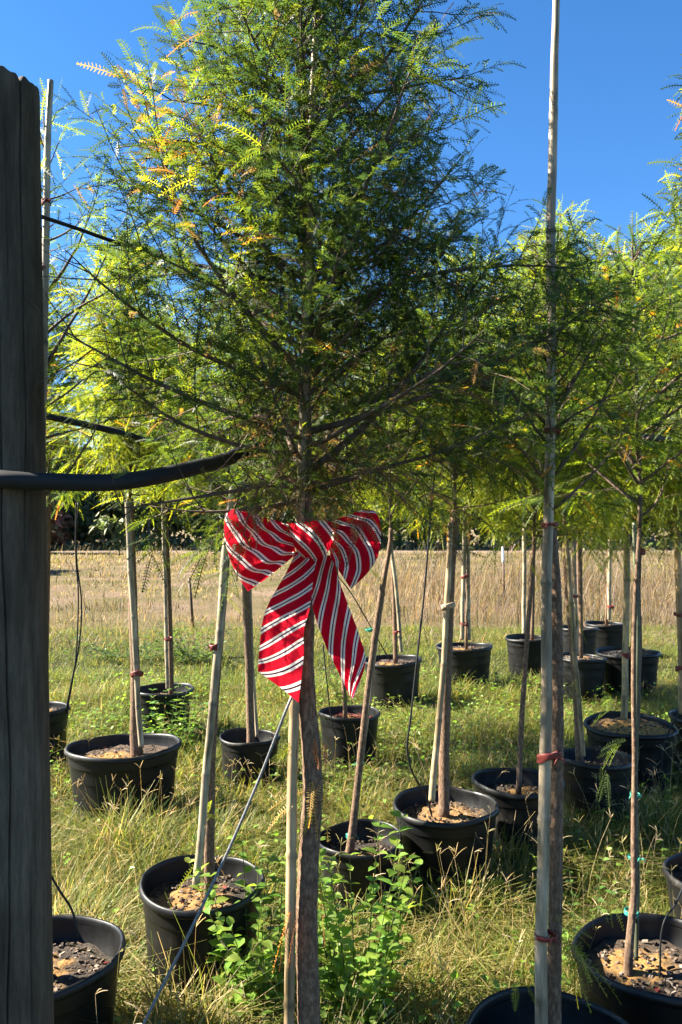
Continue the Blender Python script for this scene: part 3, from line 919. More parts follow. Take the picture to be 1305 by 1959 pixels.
make_tree('R', 'bright green young cypress with pink tie in the orange soil pot', [(1216, 1374, 15), (1222, 1240, 12), (1220, 1120, 11), (1224, 1030, 10)], 'b', 1.45, 3.30, 0.54, 5.9,
          extra=[(1224, 1030, 4.8, (-.6, -.3, -.6), .18, GRN2, 5), (1180, 990, 4.7, (-.3, -.2, -1), .22, GRN2, 8), (1150, 985, 4.7, (.2, -.2, -1), .22, GRN2, 8), (1260, 990, 4.7, (.2, -.2, -1), .22, GRN2, 8), (1235, 1050, 4.8, (.8, 0, -.6), .2, GRN2, 5)])
make_tree('S', 'bright young cypress with slanting mossy stem behind the tall cane', [(1110, 1448, 16), (1104, 1360, 14), (1096, 1240, 13), (1086, 1120, 12), (1080, 1030, 11)], 'a', 1.38, 3.12, 0.44, 2.2,
          extra=[(1090, 1150, 4.1, (.6, -.2, -.8), .16, GRN2, 5), (1080, 1060, 4.1, (-.6, -.2, -.8), .16, GRN2, 5), (1110, 1000, 4.0, (.5, -.2, -1), .2, GRN2, 8), (1130, 1040, 4.0, (.3, -.2, -1), .2, GRN2, 6), (1060, 985, 4.0, (-.3, -.2, -1), .18, GRN2, 7), (1100, 1300, 4.1, (.2, 0, -1), .14, GRN, 4)])
make_tree('T', 'young cypress in the pot cut by the right edge behind the orange soil', [(1352, 1360, 14), (1345, 1010, 12)], 'b', 1.40, 3.5, 0.54, 0.3,
          extra=[(1300, 985, 4.8, (-.2, -.2, -1), .22, GRN2, 8), (1275, 960, 4.8, (-.3, -.2, -1), .22, GRN2, 8)])
make_tree('U', 'tall young cypress reaching in from the right edge against the sky', [(1400, 1640, 26), (1396, 1010, 20)], 'c', 1.5, 3.25, 0.30, 1.0)
make_tree('V', 'slim young cypress with green ties in the chip filled pot at lower right', [(1200, 1838, 19), (1207, 1780, 15), (1214, 1700, 13), (1213, 1600, 12), (1214, 1450, 10), (1212, 1280, 9), (1216, 1130, 8), (1224, 1010, 7)], 'e', 1.50, 2.35, 0.36, 3.0,
          extra=[(1170, 1340, 2.2, (-.5, -.3, .3), .07, (.06, .10, .03), 5), (1190, 1420, 2.2, (-.6, -.2, -.4), .07, (.06, .10, .03), 4), (1160, 1470, 2.2, (-.4, -.2, -.8), .08, (.06, .10, .03), 4)])
make_tree('W', 'slender peeling young cypress strapped to the tall bamboo cane', [(1062, 2010, 30), (1060, 1900, 28), (1062, 1780, 26), (1064, 1600, 25), (1066, 1450, 24), (1066, 1300, 24), (1064, 1150, 23), (1056, 1030, 21)], 'e', 1.60, 2.25, 0.26, 0.8,
          extra=[(1070, 1770, 1.80, (1, -.2, .1), .09, GRN2, 3), (1100, 1800, 1.80, (.1, -.2, -1), .10, GRN2, 5), (1078, 1790, 1.78, (.3, -.2, -1), .12, GRN2, 5), (1005, 1880, 1.78, (-.1, 0, -1), .06, GRN, 2),
                 (1120, 1660, 2.1, (.3, -.2, -1), .09, GRN, 4), (1150, 1700, 2.1, (.2, -.2, -1), .09, GRN2, 3), (960, 1690, 2.1, (-1, -.2, .1), .10, GRN, 3)])

make_tree('Y', 'young cypress next in the row beyond the wooden post on the left', [(-590, 1776, 30), (-596, 1300, 26), (-588, 1000, 22)], 'a', 1.62, 3.0, 0.40, 2.0)

# ------------------------------------------------------------------ bamboo stakes
def make_stake(label, pts, d, ties=(), node=0.24, tone=(1, 1, 1), tie_mat='red_tape', split=0):
    """A cane of bamboo through (px, py, width in px[, distance]) with swollen nodes, and the tapes tied round it."""
    Q = []
    for p in pts:
        dd = p[3] if len(p) > 3 else d
        Q.append(np.append(at(p[0], p[1], dd), p[2] / F * dd / 2))
    Q = np.array(Q)
    path = smooth_path(Q[:, :3], 14)
    rad = smooth_path(np.stack([Q[:, 3]] * 3, 1), 14)[:, 0]
    s = np.concatenate([[0], np.cumsum(np.linalg.norm(np.diff(path, axis=0), axis=1))])
    u = np.linspace(0, s[-1], max(30, int(s[-1] / 0.012)))
    path = np.stack([np.interp(u, s, path[:, a]) for a in range(3)], 1)
    rad = np.interp(u, s, rad)
    sd = len(label) * 0.37
    ph = ((u / node + sd) % 1.0 - 0.5) * node
    rad = rad * (1 + 0.20 * np.exp(-(ph / 0.006) ** 2) - 0.08 * np.exp(-((ph - 0.012) / 0.006) ** 2))
    idx = np.floor(u / node + sd)
    path[:, 0] += 0.0022 * np.sin(idx * 2.1) * np.sin(math.pi * ((u / node + sd) % 1))
    base = path[np.argmin(path[:, 2])].copy()
    root = thing('bamboo_stake', label, 'stake', base, 'bamboo stakes holding the young trees')
    V, fc = tube(path - base, rad, 12)
    shade = (0.82 + 0.2 * np.sin(idx * 1.7 + sd)) - 0.35 * np.exp(-(ph / 0.008) ** 2)
    thc = np.tile(np.arange(12) * .52, len(path))                                    # lichen and dirt in patches along the cane
    zc = np.repeat(u, 12)
    stain = np.clip(vnoise(zc * 6, thc * .9, 1.0, 3 + sd) + .7 * vnoise(zc * 23, thc * 1.7, 1.0, sd) - .15, 0, 1)
    cst = np.repeat(shade, 12)[:, None] * np.array(tone)[None]
    cst = cst * (1 - .75 * stain[:, None] * np.array([[1, .95, 1.05]]))
    MB().add(V, fc, cst).build('cane', M['bamboo'], root)
    for px, py, wpx, hpx in ties:
        dd = d
        c = at(px, py, dd) - base
        hh = hpx / F * dd
        rr = wpx / F * dd / 2
        th = np.arange(20) * 2 * math.pi / 20
        tilt_ = 0.35 * math.sin(px * 1.3)
        rows = []
        for k_, (q_, e_) in enumerate(((-.5, 1.0), (-.25, 1.06), (0.05, 1.02), (.3, 1.07), (.5, 1.0), (.5, .9), (-.5, .9))):
            zz_ = c[2] + q_ * hh * (1 + .25 * np.sin(2 * th + px)) + tilt_ * rr * np.cos(th + 1)
            rows.append(np.stack([c[0] + rr * e_ * np.cos(th) * (1 + .05 * np.sin(3 * th + k_)), c[1] + rr * .9 * e_ * np.sin(th), zz_], -1))
        rows.append(rows[0])
        Vt = np.array(rows)
        mt_ = MB()
        ii, jj = np.meshgrid(np.arange(7), np.arange(20), indexing='ij')
        mt_.add(Vt.reshape(-1, 3), np.stack([ii * 20 + jj, ii * 20 + (jj + 1) % 20, (ii + 1) * 20 + (jj + 1) % 20, (ii + 1) * 20 + jj], -1).reshape(-1, 4))
        for sg in (-1, 1):                                   # the loose ends of the knot
            p0 = c + np.array([rr * .9 * math.cos(px), -rr * .8, 0])
            e = np.array([p0, p0 + np.array([sg * .006, -.006, .004]), p0 + np.array([sg * .013, -.008, -.006 - .004 * math.sin(px)])])
            mt_.add(*tube(e, [.0018, .0022, .0012], 5))
        mt_.build('tie', M[tie_mat], root)
    return root


make_stake('pale straight stake beside the trunk of the tree with the bow', [(552, 2180, 21), (555, 1959, 20), (557, 1650, 20), (562, 1330, 19), (574, 1000, 17), (590, 500, 15), (604, 60, 13), (606, -40, 12)], 1.60, node=0.30, tone=(1.05, .92, .74))
make_stake('tallest bamboo cane on the right rising out of the top of the picture', [(1034, 2010, 25), (1037, 1800, 24), (1042, 1500, 23), (1046, 1200, 21), (1049, 1000, 20), (1053, 800, 19), (1055, 500, 18), (1058, 250, 17), (1063, 0, 14), (1066, -250, 12)], 1.80,
           ties=[(1050, 1448, 44, 14), (1044, 1790, 42, 9), (1056, 825, 32, 9), (1056, 678, 25, 8), (1051, 1004, 32, 7)], node=0.27, tone=(0.92, 0.9, 0.88))
make_stake('short bamboo stake with rounded top beside the wooden post', [(70, 1830, 16), (74, 1200, 15), (82, 800, 15), (86, 500, 14), (90, 350, 13), (97, 154, 11)], 2.16, ties=[(88, 388, 17, 8), (84, 515, 17, 6)], node=0.28)
make_stake('stake leaning on the thick trunk in the wide oval pot', [(270, 1428, 11), (262, 1300, 11), (251, 1100, 12), (244, 960, 11)], 4.20, ties=[(262, 1290, 24, 8)])
make_stake('slim stake beside the trunk in the weedy pot', [(320, 1318, 7), (318, 1200, 7), (312, 960, 8)], 5.90, ties=[(322, 1222, 14, 6)])
make_stake('thin stake behind the dark slim trunk left of the bow tree', [(492, 1410, 7), (484, 1280, 6), (474, 1000, 6)], 4.88)
make_stake('pale slanting stake in the pot crossed by the cable', [(374, 1700, 15), (388, 1560, 15), (404, 1380, 15), (422, 1180, 15), (436, 1010, 14), (446, 930, 13)], 2.66, ties=[(411, 1238, 20, 12)])
make_stake('pale stake paired with the stout reddish trunk', [(826, 1532, 13), (836, 1420, 12), (846, 1300, 11), (856, 1150, 11), (862, 1000, 10)], 3.42, ties=[(857, 1160, 26, 8)], tone=(1.1, 1, .85), tie_mat='bamboo')
make_stake('left stake of the pale pair in the back pot', [(884, 1224, 8), (887, 1100, 8), (890, 970, 8)], 7.78, ties=[(890, 1104, 16, 5), (888, 1193, 14, 4)])
make_stake('right stake of the pale pair in the back pot', [(897, 1224, 7), (896, 1100, 7), (895, 980, 7)], 7.80)
make_stake('pale stake in the pot behind the right side of the bow', [(768, 1248, 7), (760, 1150, 7), (748, 1040, 7)], 6.92, ties=[(760, 1210, 15, 4)])
make_stake('pale stake in the pot with a light patch at the back', [(1002, 1212, 8), (1003, 1100, 8), (1003, 1000, 8)], 8.5)
make_stake('pinkish stake standing in the pot of pale dry soil', [(1104, 1252, 8), (1100, 1120, 8), (1096, 1000, 8)], 7.18, ties=[(1100, 1140, 12, 5)], tone=(1.1, .95, .85))
make_stake('left stake in the farthest pot on the right', [(1165, 1186, 7), (1166, 1100, 7), (1168, 1000, 7)], 9.8, ties=[(1168, 1160, 13, 4)])
make_stake('yellowish stake rising from the orange soil', [(1194, 1376, 13), (1197, 1250, 12), (1199, 1100, 12), (1200, 970, 11)], 4.84, ties=[(1198, 1252, 17, 9), (1222, 1053, 24, 9)], tone=(1.15, 1.02, .78))
make_stake('reddish yellow stake near the right edge', [(1306, 1366, 14), (1302, 1200, 13), (1296, 1050, 13), (1292, 940, 12)], 5.0, ties=[(1302, 1278, 19, 9), (1298, 1176, 17, 6)], tone=(1.2, .95, .68))
make_stake('thin green stake beside the sapling at lower right', [(1217, 1836, 8), (1219, 1700, 8), (1217, 1500, 8), (1219, 1200, 8), (1214, 1000, 7)], 2.27, ties=[(1208, 1745, 26, 8), (1213, 1640, 22, 5), (1216, 1520, 20, 5)], tone=(.30, .42, .36), tie_mat='green_tape')
make_stake('thin stake tied with green tape to the leaning sapling', [(672, 1625, 7), (690, 1480, 6), (712, 1300, 6), (738, 1100, 6), (748, 1030, 6)], 3.31, ties=[(672, 1598, 20, 8), (708, 1205, 17, 5), (688, 1460, 16, 4)], tie_mat='green_tape', tone=(.75, .75, .7))
make_stake('slim stake beside the slanting mossy stem', [(1116, 1446, 9), (1104, 1300, 9), (1090, 1120, 9), (1078, 960, 8)], 4.12, ties=[(1094, 1020, 18, 8)], tone=(.8, .72, .6))

# ------------------------------------------------------------------ the striped bow
def build_bow():
    D0 = 1.555
    c0 = at(600, 1050, D0)
    root = thing('striped_bow', 'large red bow with white diagonal stripes tied to the tree trunk', 'bow', c0)
    m_px = D0 / F

    def sheet(inner, outer, ns, nt, depth, phase_fn, name, mid=None, pleat=0.004, npl=3.2, ph=0.0, back=False):
        t = np.linspace(0, 1, nt)
        s = np.linspace(0, 1, ns)
        I = np.stack([np.interp(t, np.linspace(0, 1, len(inner)), [p[k] for p in inner]) for k in range(2)], 1)
        O = smooth_path([(a, b, 0) for a, b in outer], 6)[:, :2]
        O = np.stack([np.interp(t, np.linspace(0, 1, len(O)), O[:, k]) for k in range(2)], 1)
        X = I[None] * (1 - s[:, None, None]) + O[None] * s[:, None, None]
        if mid is not None:
            w = (4 * s * (1 - s))[:, None, None]
            X = X + w * np.array(mid)[None, None]
        fold = (1.6 * np.abs(np.sin(math.pi * npl * t + ph)) ** .8 - .9)[None] * (1 - s[:, None]) ** 0.6 * s[:, None] ** 0.25
        wr = np.array([[mn.noise(Vector((a_ * 6, b_ * 7, npl + ph))) + .5 * mn.noise(Vector((a_ * 14, b_ * 15, npl - ph))) for b_ in t] for a_ in s])
        fold2 = np.sin(2 * math.pi * (npl * 0.53) * t + 1.7 * ph + 2.0 * s[:, None])
        y = depth(s)[:, None] + pleat * fold + pleat * 0.7 * fold2 * s[:, None] * (1 - s[:, None]) * 2 + .0045 * wr * (s * (1 - s))[:, None] * 3
        X[..., 1] += 5 * np.cos(2 * math.pi * npl * t + ph)[None] * (1 - s[:, None]) * s[:, None] * 2
        W3 = np.stack([(X[..., 0] - 600) * m_px, y, -(X[..., 1] - 1050) * m_px], -1)
        ss, tt = np.meshgrid(s, t, indexing='ij')
        uv = np.stack([phase_fn(ss, tt), tt], -1).reshape(-1, 2)
        return MB().add(W3.reshape(-1, 3), grid_faces(ns, nt), uv=uv)

    def phase(L, W, ang, sx=1, off=0.0, bend=0.0):
        a = R(ang)
        return lambda s, t: (sx * s * L) * math.sin(a) - (t * W) * math.cos(a) + off + bend * s * t

    loop_f = lambda s: -0.030 * np.sqrt(np.clip(s * (1 - s), 0, 1)) * 2 + 0.006
    loop_b = lambda s: 0.022 * np.sqrt(np.clip(s * (1 - s), 0, 1)) * 2 + 0.006
    li = [(556, 1004), (566, 1060)]
    lo = [(447, 973), (432, 984), (428, 1018), (435, 1058), (453, 1100), (474, 1132)]
    sheet(li, lo, 40, 60, loop_f, phase(0.135, 0.165, 52, -1, 0.004), '', pleat=0.009, npl=3.6, ph=0.6).build('loop', M['ribbon'], root)
    sheet(li, lo, 40, 60, loop_b, phase(0.135, 0.165, 128, 1, 0.010), '', pleat=0.005, npl=2.6, ph=2.0).build('loop_back', M['ribbon'], root)
    ri = [(630, 1001), (632, 1066)]
    ro = [(702, 974), (721, 981), (729, 1018), (724, 1062), (704, 1096), (672, 1127)]
    sheet(ri, ro, 40, 60, loop_f, phase(0.115, 0.165, 50, 1, 0.011), '', pleat=0.009, npl=3.3, ph=2.6).build('loop', M['ribbon'], root)
    sheet(ri, ro, 40, 60, loop_b, phase(0.115, 0.165, 130, -1, 0.004), '', pleat=0.005, npl=2.6, ph=0.4).build('loop_back', M['ribbon'], root)
    # tails: rows given as left and right edges going down
    def tail(left, right, dep, ang, off, W, pleat, ph, crease=None, npl=2.5, turn=0.0):
        n = 60
        Lp = smooth_path([(a, b, 0) for a, b in left], 12)
        Rp = smooth_path([(a, b, 0) for a, b in right], 12)
        f = np.linspace(0, 1, n)
        Lp = np.stack([np.interp(f, np.linspace(0, 1, len(Lp)), Lp[:, k]) for k in range(2)], 1)
        Rp = np.stack([np.interp(f, np.linspace(0, 1, len(Rp)), Rp[:, k]) for k in range(2)], 1)
        t = np.linspace(0, 1, 44)
        X = Lp[:, None] * (1 - t[None, :, None]) + Rp[:, None] * t[None, :, None]
        ln = np.concatenate([[0], np.cumsum(np.linalg.norm(np.diff((Lp + Rp) / 2, axis=0), axis=1))]) * m_px
        y = dep(f)[:, None] + pleat * np.sin(2 * math.pi * npl * t + ph)[None] * np.exp(-f * 3.0)[:, None] + 0.006 * np.sin(math.pi * t * 1.2 + ph)[None] * f[:, None]
        y = y + turn * (.5 - t)[None] * np.clip(f * 3, 0, 1)[:, None]
        y = y + .004 * np.array([[mn.noise(Vector((a_ * 7, b_ * 3, ph))) + .5 * mn.noise(Vector((a_ * 15, b_ * 7, ph))) for b_ in t] for a_ in f]) * np.clip(f * 4, 0, 1)[:, None]
        if crease is not None:
            tc = crease(f)[:, None]
            y = y + np.where(t[None] > tc, (tc - t[None]) * 0.07, (t[None] - tc) * 0.014) * np.clip(f * 3 - 0.3, 0, 1)[:, None]
        W3 = np.stack([(X[..., 0] - 600) * m_px, y, -(X[..., 1] - 1050) * m_px], -1)
        a = R(ang)
        ff, tt = np.meshgrid(ln, t, indexing='ij')
        uv = np.stack([ff * math.cos(a) + (tt - 0.5) * W * math.sin(a) + off, tt], -1).reshape(-1, 2)
        return MB().add(W3.reshape(-1, 3), grid_faces(n, 44), uv=uv)

    tail([(566, 1056), (545, 1100), (516, 1150), (502, 1190), (496, 1240), (493, 1286)], [(606, 1058), (600, 1110), (594, 1160), (584, 1200), (583, 1250), (574, 1334)],
         lambda f: -0.006 - 0.010 * np.sin(f * math.pi) - 0.012 * f, 37, 0.004, 0.094, 0.010, 0.5, turn=.045).build('tail', M['ribbon'], root)
    tail([(596, 1058), (596, 1110), (600, 1165), (624, 1235), (650, 1290), (669, 1332)], [(640, 1064), (646, 1100), (668, 1160), (688, 1215), (698, 1262), (675, 1331)],
         lambda f: -0.001 - 0.010 * np.sin(f * math.pi) + 0.004 * f, 57, 0.012, 0.092, 0.010, 2.0, crease=lambda f: 0.90 - 0.42 * f).build('tail', M['ribbon'], root)
    # the knot band
    n1, n2 = 26, 34
    s = np.linspace(0, 1, n1)
    t = np.linspace(0, 1, n2)
    Lx = np.interp(s, [0, .3, .7, 1], [549, 552, 562, 575])
    Rx = np.interp(s, [0, .3, .7, 1], [650, 646, 634, 622])
    Yt = 999 + 66 * s
    X = Lx[:, None] * (1 - t) + Rx[:, None] * t
    Y = Yt[:, None] + 5 * np.sin(math.pi * t)[None] * (s[:, None] - 0.2) + 2.5 * np.sin(2.5 * math.pi * t)[None] * (1 - s[:, None])
    y = -0.016 - 0.024 * (np.sin(math.pi * np.clip(s, 0.03, 1))[:, None] * (np.sin(math.pi * t)[None] ** 0.5)) + 0.0022 * np.sin(2 * math.pi * 3.0 * t + 2 * s[:, None])
    y = y + 0.020 * (np.abs(2 * t - 1) ** 4)[None]
    W3 = np.stack([(X - 600) * m_px, y, -(Y - 1050) * m_px], -1)
    a = R(44)
    ss, tt = np.meshgrid(s * 0.075, t * 0.10, indexing='ij')
    uv = np.stack([tt * math.sin(a) - ss * math.cos(a) + 0.006, tt], -1).reshape(-1, 2)
    MB().add(W3.reshape(-1, 3), grid_faces(n1, n2), uv=uv).build('knot', M['ribbon'], root)
    # wire twisted round the trunk behind the knot
    th = np.linspace(-0.4, 2 * math.pi + 0.4, 40)
    tr = at(588, 1030, DM) - c0
    pth = np.stack([tr[0] + 0.020 * np.cos(th), tr[1] + 0.022 * np.sin(th), tr[2] + 0.001 * np.sin(3 * th)], 1)
    MB().add(*tube(pth, 0.0012, 6)).build('tie_wire', M['cable'], root)


build_bow()

# ------------------------------------------------------------------ hoses, tubes and cables
def line(name, label, cat, pts, rad, mat, per=10, n=10, group=None):
    P = smooth_path([at(*p) if len(p) == 3 else np.array(p[:3]) for p in pts], per)
    base = P[np.argmin(P[:, 2])]
    o = MB().add(*tube(P - base, rad, n)).build(name, mat, None)
    o.location = base
    return tag(o, label, cat, group)


pc = np.array([-0.634, 1.45])
wrap = [(pc[0] + 0.098 * math.cos(R(a)), pc[1] + 0.098 * math.sin(R(a)), 1.69 + 0.0002 * (a - 180), 0) for a in (95, 130, 165, 200, 235)]
line('rubber_hose', 'thick black rubber hose bending round the post towards the tree', 'hose',
     wrap + [(0, 916, 1.352), (80, 921, 1.366), (210, 923, 1.40), (300, 911, 1.47), (380, 893, 1.58), (435, 878, 1.70), (560, 826, 1.95), (680, 775, 2.10), (775, 738, 2.14), (850, 721, 2.2), (930, 738, 2.36), (1060, 785, 2.8), (1200, 832, 3.3), (1400, 850, 3.9)],
     0.0155, M['rubber'], 10, 14)
line('support_cable', 'dark overhead cable running back from the post into the foliage', 'cable', [(40, 402, 1.50), (78, 414, 1.56), (150, 438, 1.7), (215, 461, 1.78), (330, 495, 1.72), (460, 525, 1.66), (580, 545, 1.615)], 0.0042, M['rubber'])
line('irrigation_pipe', 'black pipe emerging behind the post through the lower foliage', 'pipe', [(20, 780, 2.9), (90, 796, 2.9), (180, 816, 3.0), (290, 842, 3.2), (420, 862, 3.5), (560, 880, 4.0)], 0.013, M['rubber'])
line('irrigation_pipe', 'thin level black pipe across the back behind the pots', 'pipe', [(560, 990, 8.1), (640, 996, 8.0), (800, 995, 8.0), (930, 993, 7.9), (1250, 992, 7.9), (1700, 985, 7.8)], 0.011, M['rubber'])
line('guy_cable', 'pale taut cable slanting from the bow tree down to the lower left', 'cable', [(566, 1322, 1.57), (550, 1352, 1.55), (500, 1480, 1.52), (440, 1620, 1.48), (360, 1790, 1.43), (275, 1959, 1.38), (150, 2230, 1.32)], 0.0029, M['cable'])
line('drip_tube', 'long black drip tube hanging left of the stout reddish trunk', 'tube', [(832, 905, 3.2), (826, 960, 3.2), (812, 1130, 3.2), (798, 1260, 3.2), (786, 1370, 3.2), (779, 1430, 3.2), (788, 1475, 3.22), (802, 1500, 3.3), (818, 1530, 3.4), (826, 1560, 3.45)], 0.0040, M['rubber'])
line('drip_tube', 'left one of two black drip tubes hanging over the pot beside the post', 'tube', [(146, 960, 5.2), (145, 1060, 5.2), (150, 1140, 5.2), (146, 1250, 5.2), (136, 1310, 5.2), (126, 1362, 5.25)], 0.005, M['rubber'])
line('drip_tube', 'right one of two black drip tubes hanging over the pot beside the post', 'tube', [(150, 960, 5.25), (146, 1060, 5.25), (156, 1150, 5.25), (152, 1230, 5.25), (139, 1300, 5.25), (128, 1366, 5.28)], 0.005, M['rubber'])
line('drip_tube', 'short black tube arching into the chip filled pot at lower right', 'tube', [(1310, 1690, 2.3), (1292, 1730, 2.25), (1272, 1760, 2.2), (1264, 1800, 2.2), (1263, 1845, 2.2), (1262, 1870, 2.2)], 0.0028, M['rubber'])
line('drip_tube', 'dark tube looping over the rim of the orange soil pot', 'tube', [(1300, 1365, 4.5), (1282, 1395, 4.5), (1270, 1430, 4.5), (1267, 1470, 4.5), (1275, 1530, 4.5), (1300, 1600, 4.45)], 0.005, M['rubber'])
line('drip_tube', 'thin black tube dropping behind the right bow tail', 'tube', [(618, 1230, 4.4), (624, 1290, 4.4), (632, 1360, 4.5), (640, 1400, 4.6), (660, 1440, 4.7)], 0.0035, M['rubber'])
line('drip_tube', 'dark tube running from the post into the chip strewn pot', 'tube', [(70, 1640, 2.2), (92, 1668, 2.2), (115, 1705, 2.2), (138, 1742, 2.25), (150, 1790, 2.25)], 0.0032, M['rubber'])
line('drip_tube', 'thin tube slanting across the gap right of the bow', 'tube', [(640, 1095, 5.9), (672, 1135, 6.0), (710, 1200, 6.3), (745, 1262, 6.8)], 0.0045, M['rubber'])
for lab, x0, y0, x1, y1, d in (('short dark metal rod standing alone in the dry field on the left', 362, 1105, 370, 1200, 12.5), ('dark metal rod with white cap in the brown weeds at the back', 963, 1072, 965, 1150, 17.0)):
    b = at(x1, y1, d)
    zt = at(x0, y0, d)
    r_ = thing('fence_rod', lab, 'rod', (b[0], b[1], 0), 'metal rods in the field')
    MB().add(*tube(np.array([[0, 0, -0.02], [(zt[0] - b[0]) * .5, 0, zt[2] * .5], [zt[0] - b[0], 0, zt[2]]]), 0.022, 8)).build('shaft', M['metal'], r_)
    if 'cap' in lab:
        MB().add(*tube(np.array([[0, 0, zt[2] - .05], [0, 0, zt[2] + .02], [-.02, 0, zt[2] + .30]]) + np.array([zt[0] - b[0], 0, 0]), [0.03, 0.03, .02], 8)).build('cap', M['white'], r_)

# ------------------------------------------------------------------ grass and weeds
def blades(mb, x, y, z, h, w, az, lean, C, K=3):
    """Curved tapering blades, all at once."""
    n = len(x)
    t = np.linspace(0, 1, K + 1)
    dx, dy = np.cos(az), np.sin(az)
    sx_, sy_ = -np.sin(az), np.cos(az)
    hor = (lean * h)[:, None] * t ** 2
    zz = h[:, None] * (t - 0.25 * lean[:, None] * t ** 2)
    cx_, cy_, cz_ = x[:, None] + dx[:, None] * hor, y[:, None] + dy[:, None] * hor, z[:, None] + zz
    ww = (w / 2)[:, None] * np.array([0.8] + [1.0 - 0.75 * (i / K) ** 2 for i in range(1, K + 1)])[None]
    Lf = np.stack([cx_ - sx_[:, None] * ww, cy_ - sy_[:, None] * ww, cz_], -1)
    Rt = np.stack([cx_ + sx_[:, None] * ww, cy_ + sy_[:, None] * ww, cz_], -1)
    V = np.stack([Lf, Rt], 2).reshape(-1, 3)
    b = (np.arange(n) * 2 * (K + 1))[:, None, None]
    q = np.array([[2 * i, 2 * i + 1, 2 * i + 3, 2 * i + 2] for i in range(K)])[None] + b
    mb.add(V, q.reshape(-1, 4), np.repeat(C, 2 * (K + 1), 0))


def keep_out(x, y, k=0.82):
    ok = np.ones(len(x), bool)
    for p in POTS.values():
        ok &= ((x - p['x']) ** 2 + ((y - p['y']) / p['sq']) ** 2) > (p['R'] * k) ** 2
    ok &= (x + 0.63) ** 2 + (y - 1.45) ** 2 > 0.1 ** 2
    return ok


GC = np.array([(0.075, 0.11, 0.02), (0.12, 0.15, 0.026), (0.18, 0.175, 0.04), (0.27, 0.22, 0.09), (0.36, 0.28, 0.15)])


def grass_zone(rs, y0, y1, n, hmin, hmax, wid, K, w, margin=1.2):
    y = np.sqrt(rs.uniform(y0 ** 2, y1 ** 2, n))
    x = rs.uniform(-1, 1, n) * (0.46 * y + margin)
    ok = keep_out(x, y)
    x, y = x[ok], y[ok]
    m = len(x)
    patch = vnoise(x, y, 2.2, 4)
    tuft = vnoise(x, y, 7.0, 6) + .9 * np.clip(vnoise(x, y, 16.0, 3), 0, 1) ** 2
    h = hmin + (hmax - hmin) * np.clip(0.34 + 0.34 * patch + 0.36 * tuft, 0, 1.1) * rs.uniform(.5, 1.15, m)
    dryk = np.clip(0.35 + 0.55 * vnoise(x, y, 1.3, 9), 0, 1)
    p = np.array(w)[None] * np.stack([1.3 - dryk, 1.3 - dryk, np.ones(m), 0.3 + dryk, 0.15 + dryk], 1)
    p = np.cumsum(p / p.sum(1, keepdims=True), 1)
    i = (rs.uniform(0, 1, (m, 1)) > p).sum(1).clip(0, 4)
    C = GC[i] * rs.uniform(.75, 1.25, (m, 1))
    mb = MB()
    blades(mb, x, y, ground_z(x, y) - 0.01, h, wid * rs.uniform(.6, 1.4, m), rs.uniform(0, 6.283, m), rs.uniform(0.15, 2.3, m), C, K)
    return mb


rs = np.random.default_rng(5)
tag(grass_zone(rs, 1.0, 4.4, 100000, 0.04, 0.42, 0.0046, 2, (2.6, 2.6, 2.4, 2.2, 1.6)).build('grass', M['grass'], smooth=False), 'long tangled green and straw coloured grass around the near pots', 'grass', kind='stuff')
tag(grass_zone(rs, 4.4, 8.2, 95000, 0.03, 0.34, 0.0055, 2, (3, 4, 2.5, 1.4, .9)).build('grass', M['grass'], smooth=False), 'sunlit yellow green grass between the middle rows of pots', 'grass', kind='stuff')
tag(grass_zone(rs, 8.2, 12.6, 60000, 0.03, 0.17, 0.009, 1, (4, 4, 2, .5, .3)).build('grass', M['grass'], smooth=False), 'short mown green grass strip behind the pots', 'grass', kind='stuff')

# dry grass of the field, tall brown weeds to the right
def dry_zone(rs, n, y0, y1, xa, xb, hmin, hmax, wid, cols, K=2, green=.8, bare=0, mott=.3):
    y = np.sqrt(rs.uniform(y0 ** 2, y1 ** 2, n))
    x = (xa + (xb - xa) * rs.uniform(0, 1, n)) * y
    h = rs.uniform(hmin, hmax, n) * np.clip(.65 + .5 * vnoise(x, y, .8, 3), .15, 1.2)
    cols = np.array(cols)
    C = cols[rs.integers(0, len(cols), n)] * rs.uniform(.7, 1.25, (n, 1))
    if bare:
        ok = vnoise(x * .45, y, 1.3, 15) + .7 * vnoise(x, y * 1.4, 3.3, 11) + .35 * rs.standard_normal(n) > bare
        x, y, h, C = x[ok], y[ok], h[ok], C[ok]
        n = len(x)
    gk = (np.clip(vnoise(x * .35, y, 1.1, 5) + .6 * vnoise(x, y, 3.1, 2) - .25, 0, 1) * green)[:, None]
    C = C * (1 - gk) + np.array([(.11, .12, .035)]) * gk
    h = h * np.clip(1 + .8 * vnoise(x * .3, y, 1.6, 7), .1, 2)
    C = C * np.clip(1 + mott * (.75 * vnoise(x * .22, y * .8, 1.3, 21) + .45 * vnoise(x, y, 2.4, 22)), .35, 1.7)[:, None]
    mb = MB()
    blades(mb, x, y, np.zeros(n) - 0.01, h, wid * (y / y0) ** .5 * rs.uniform(.6, 1.4, n), rs.uniform(0, 6.283, n), rs.uniform(0.1, 1.0, n), C, K)
    return mb


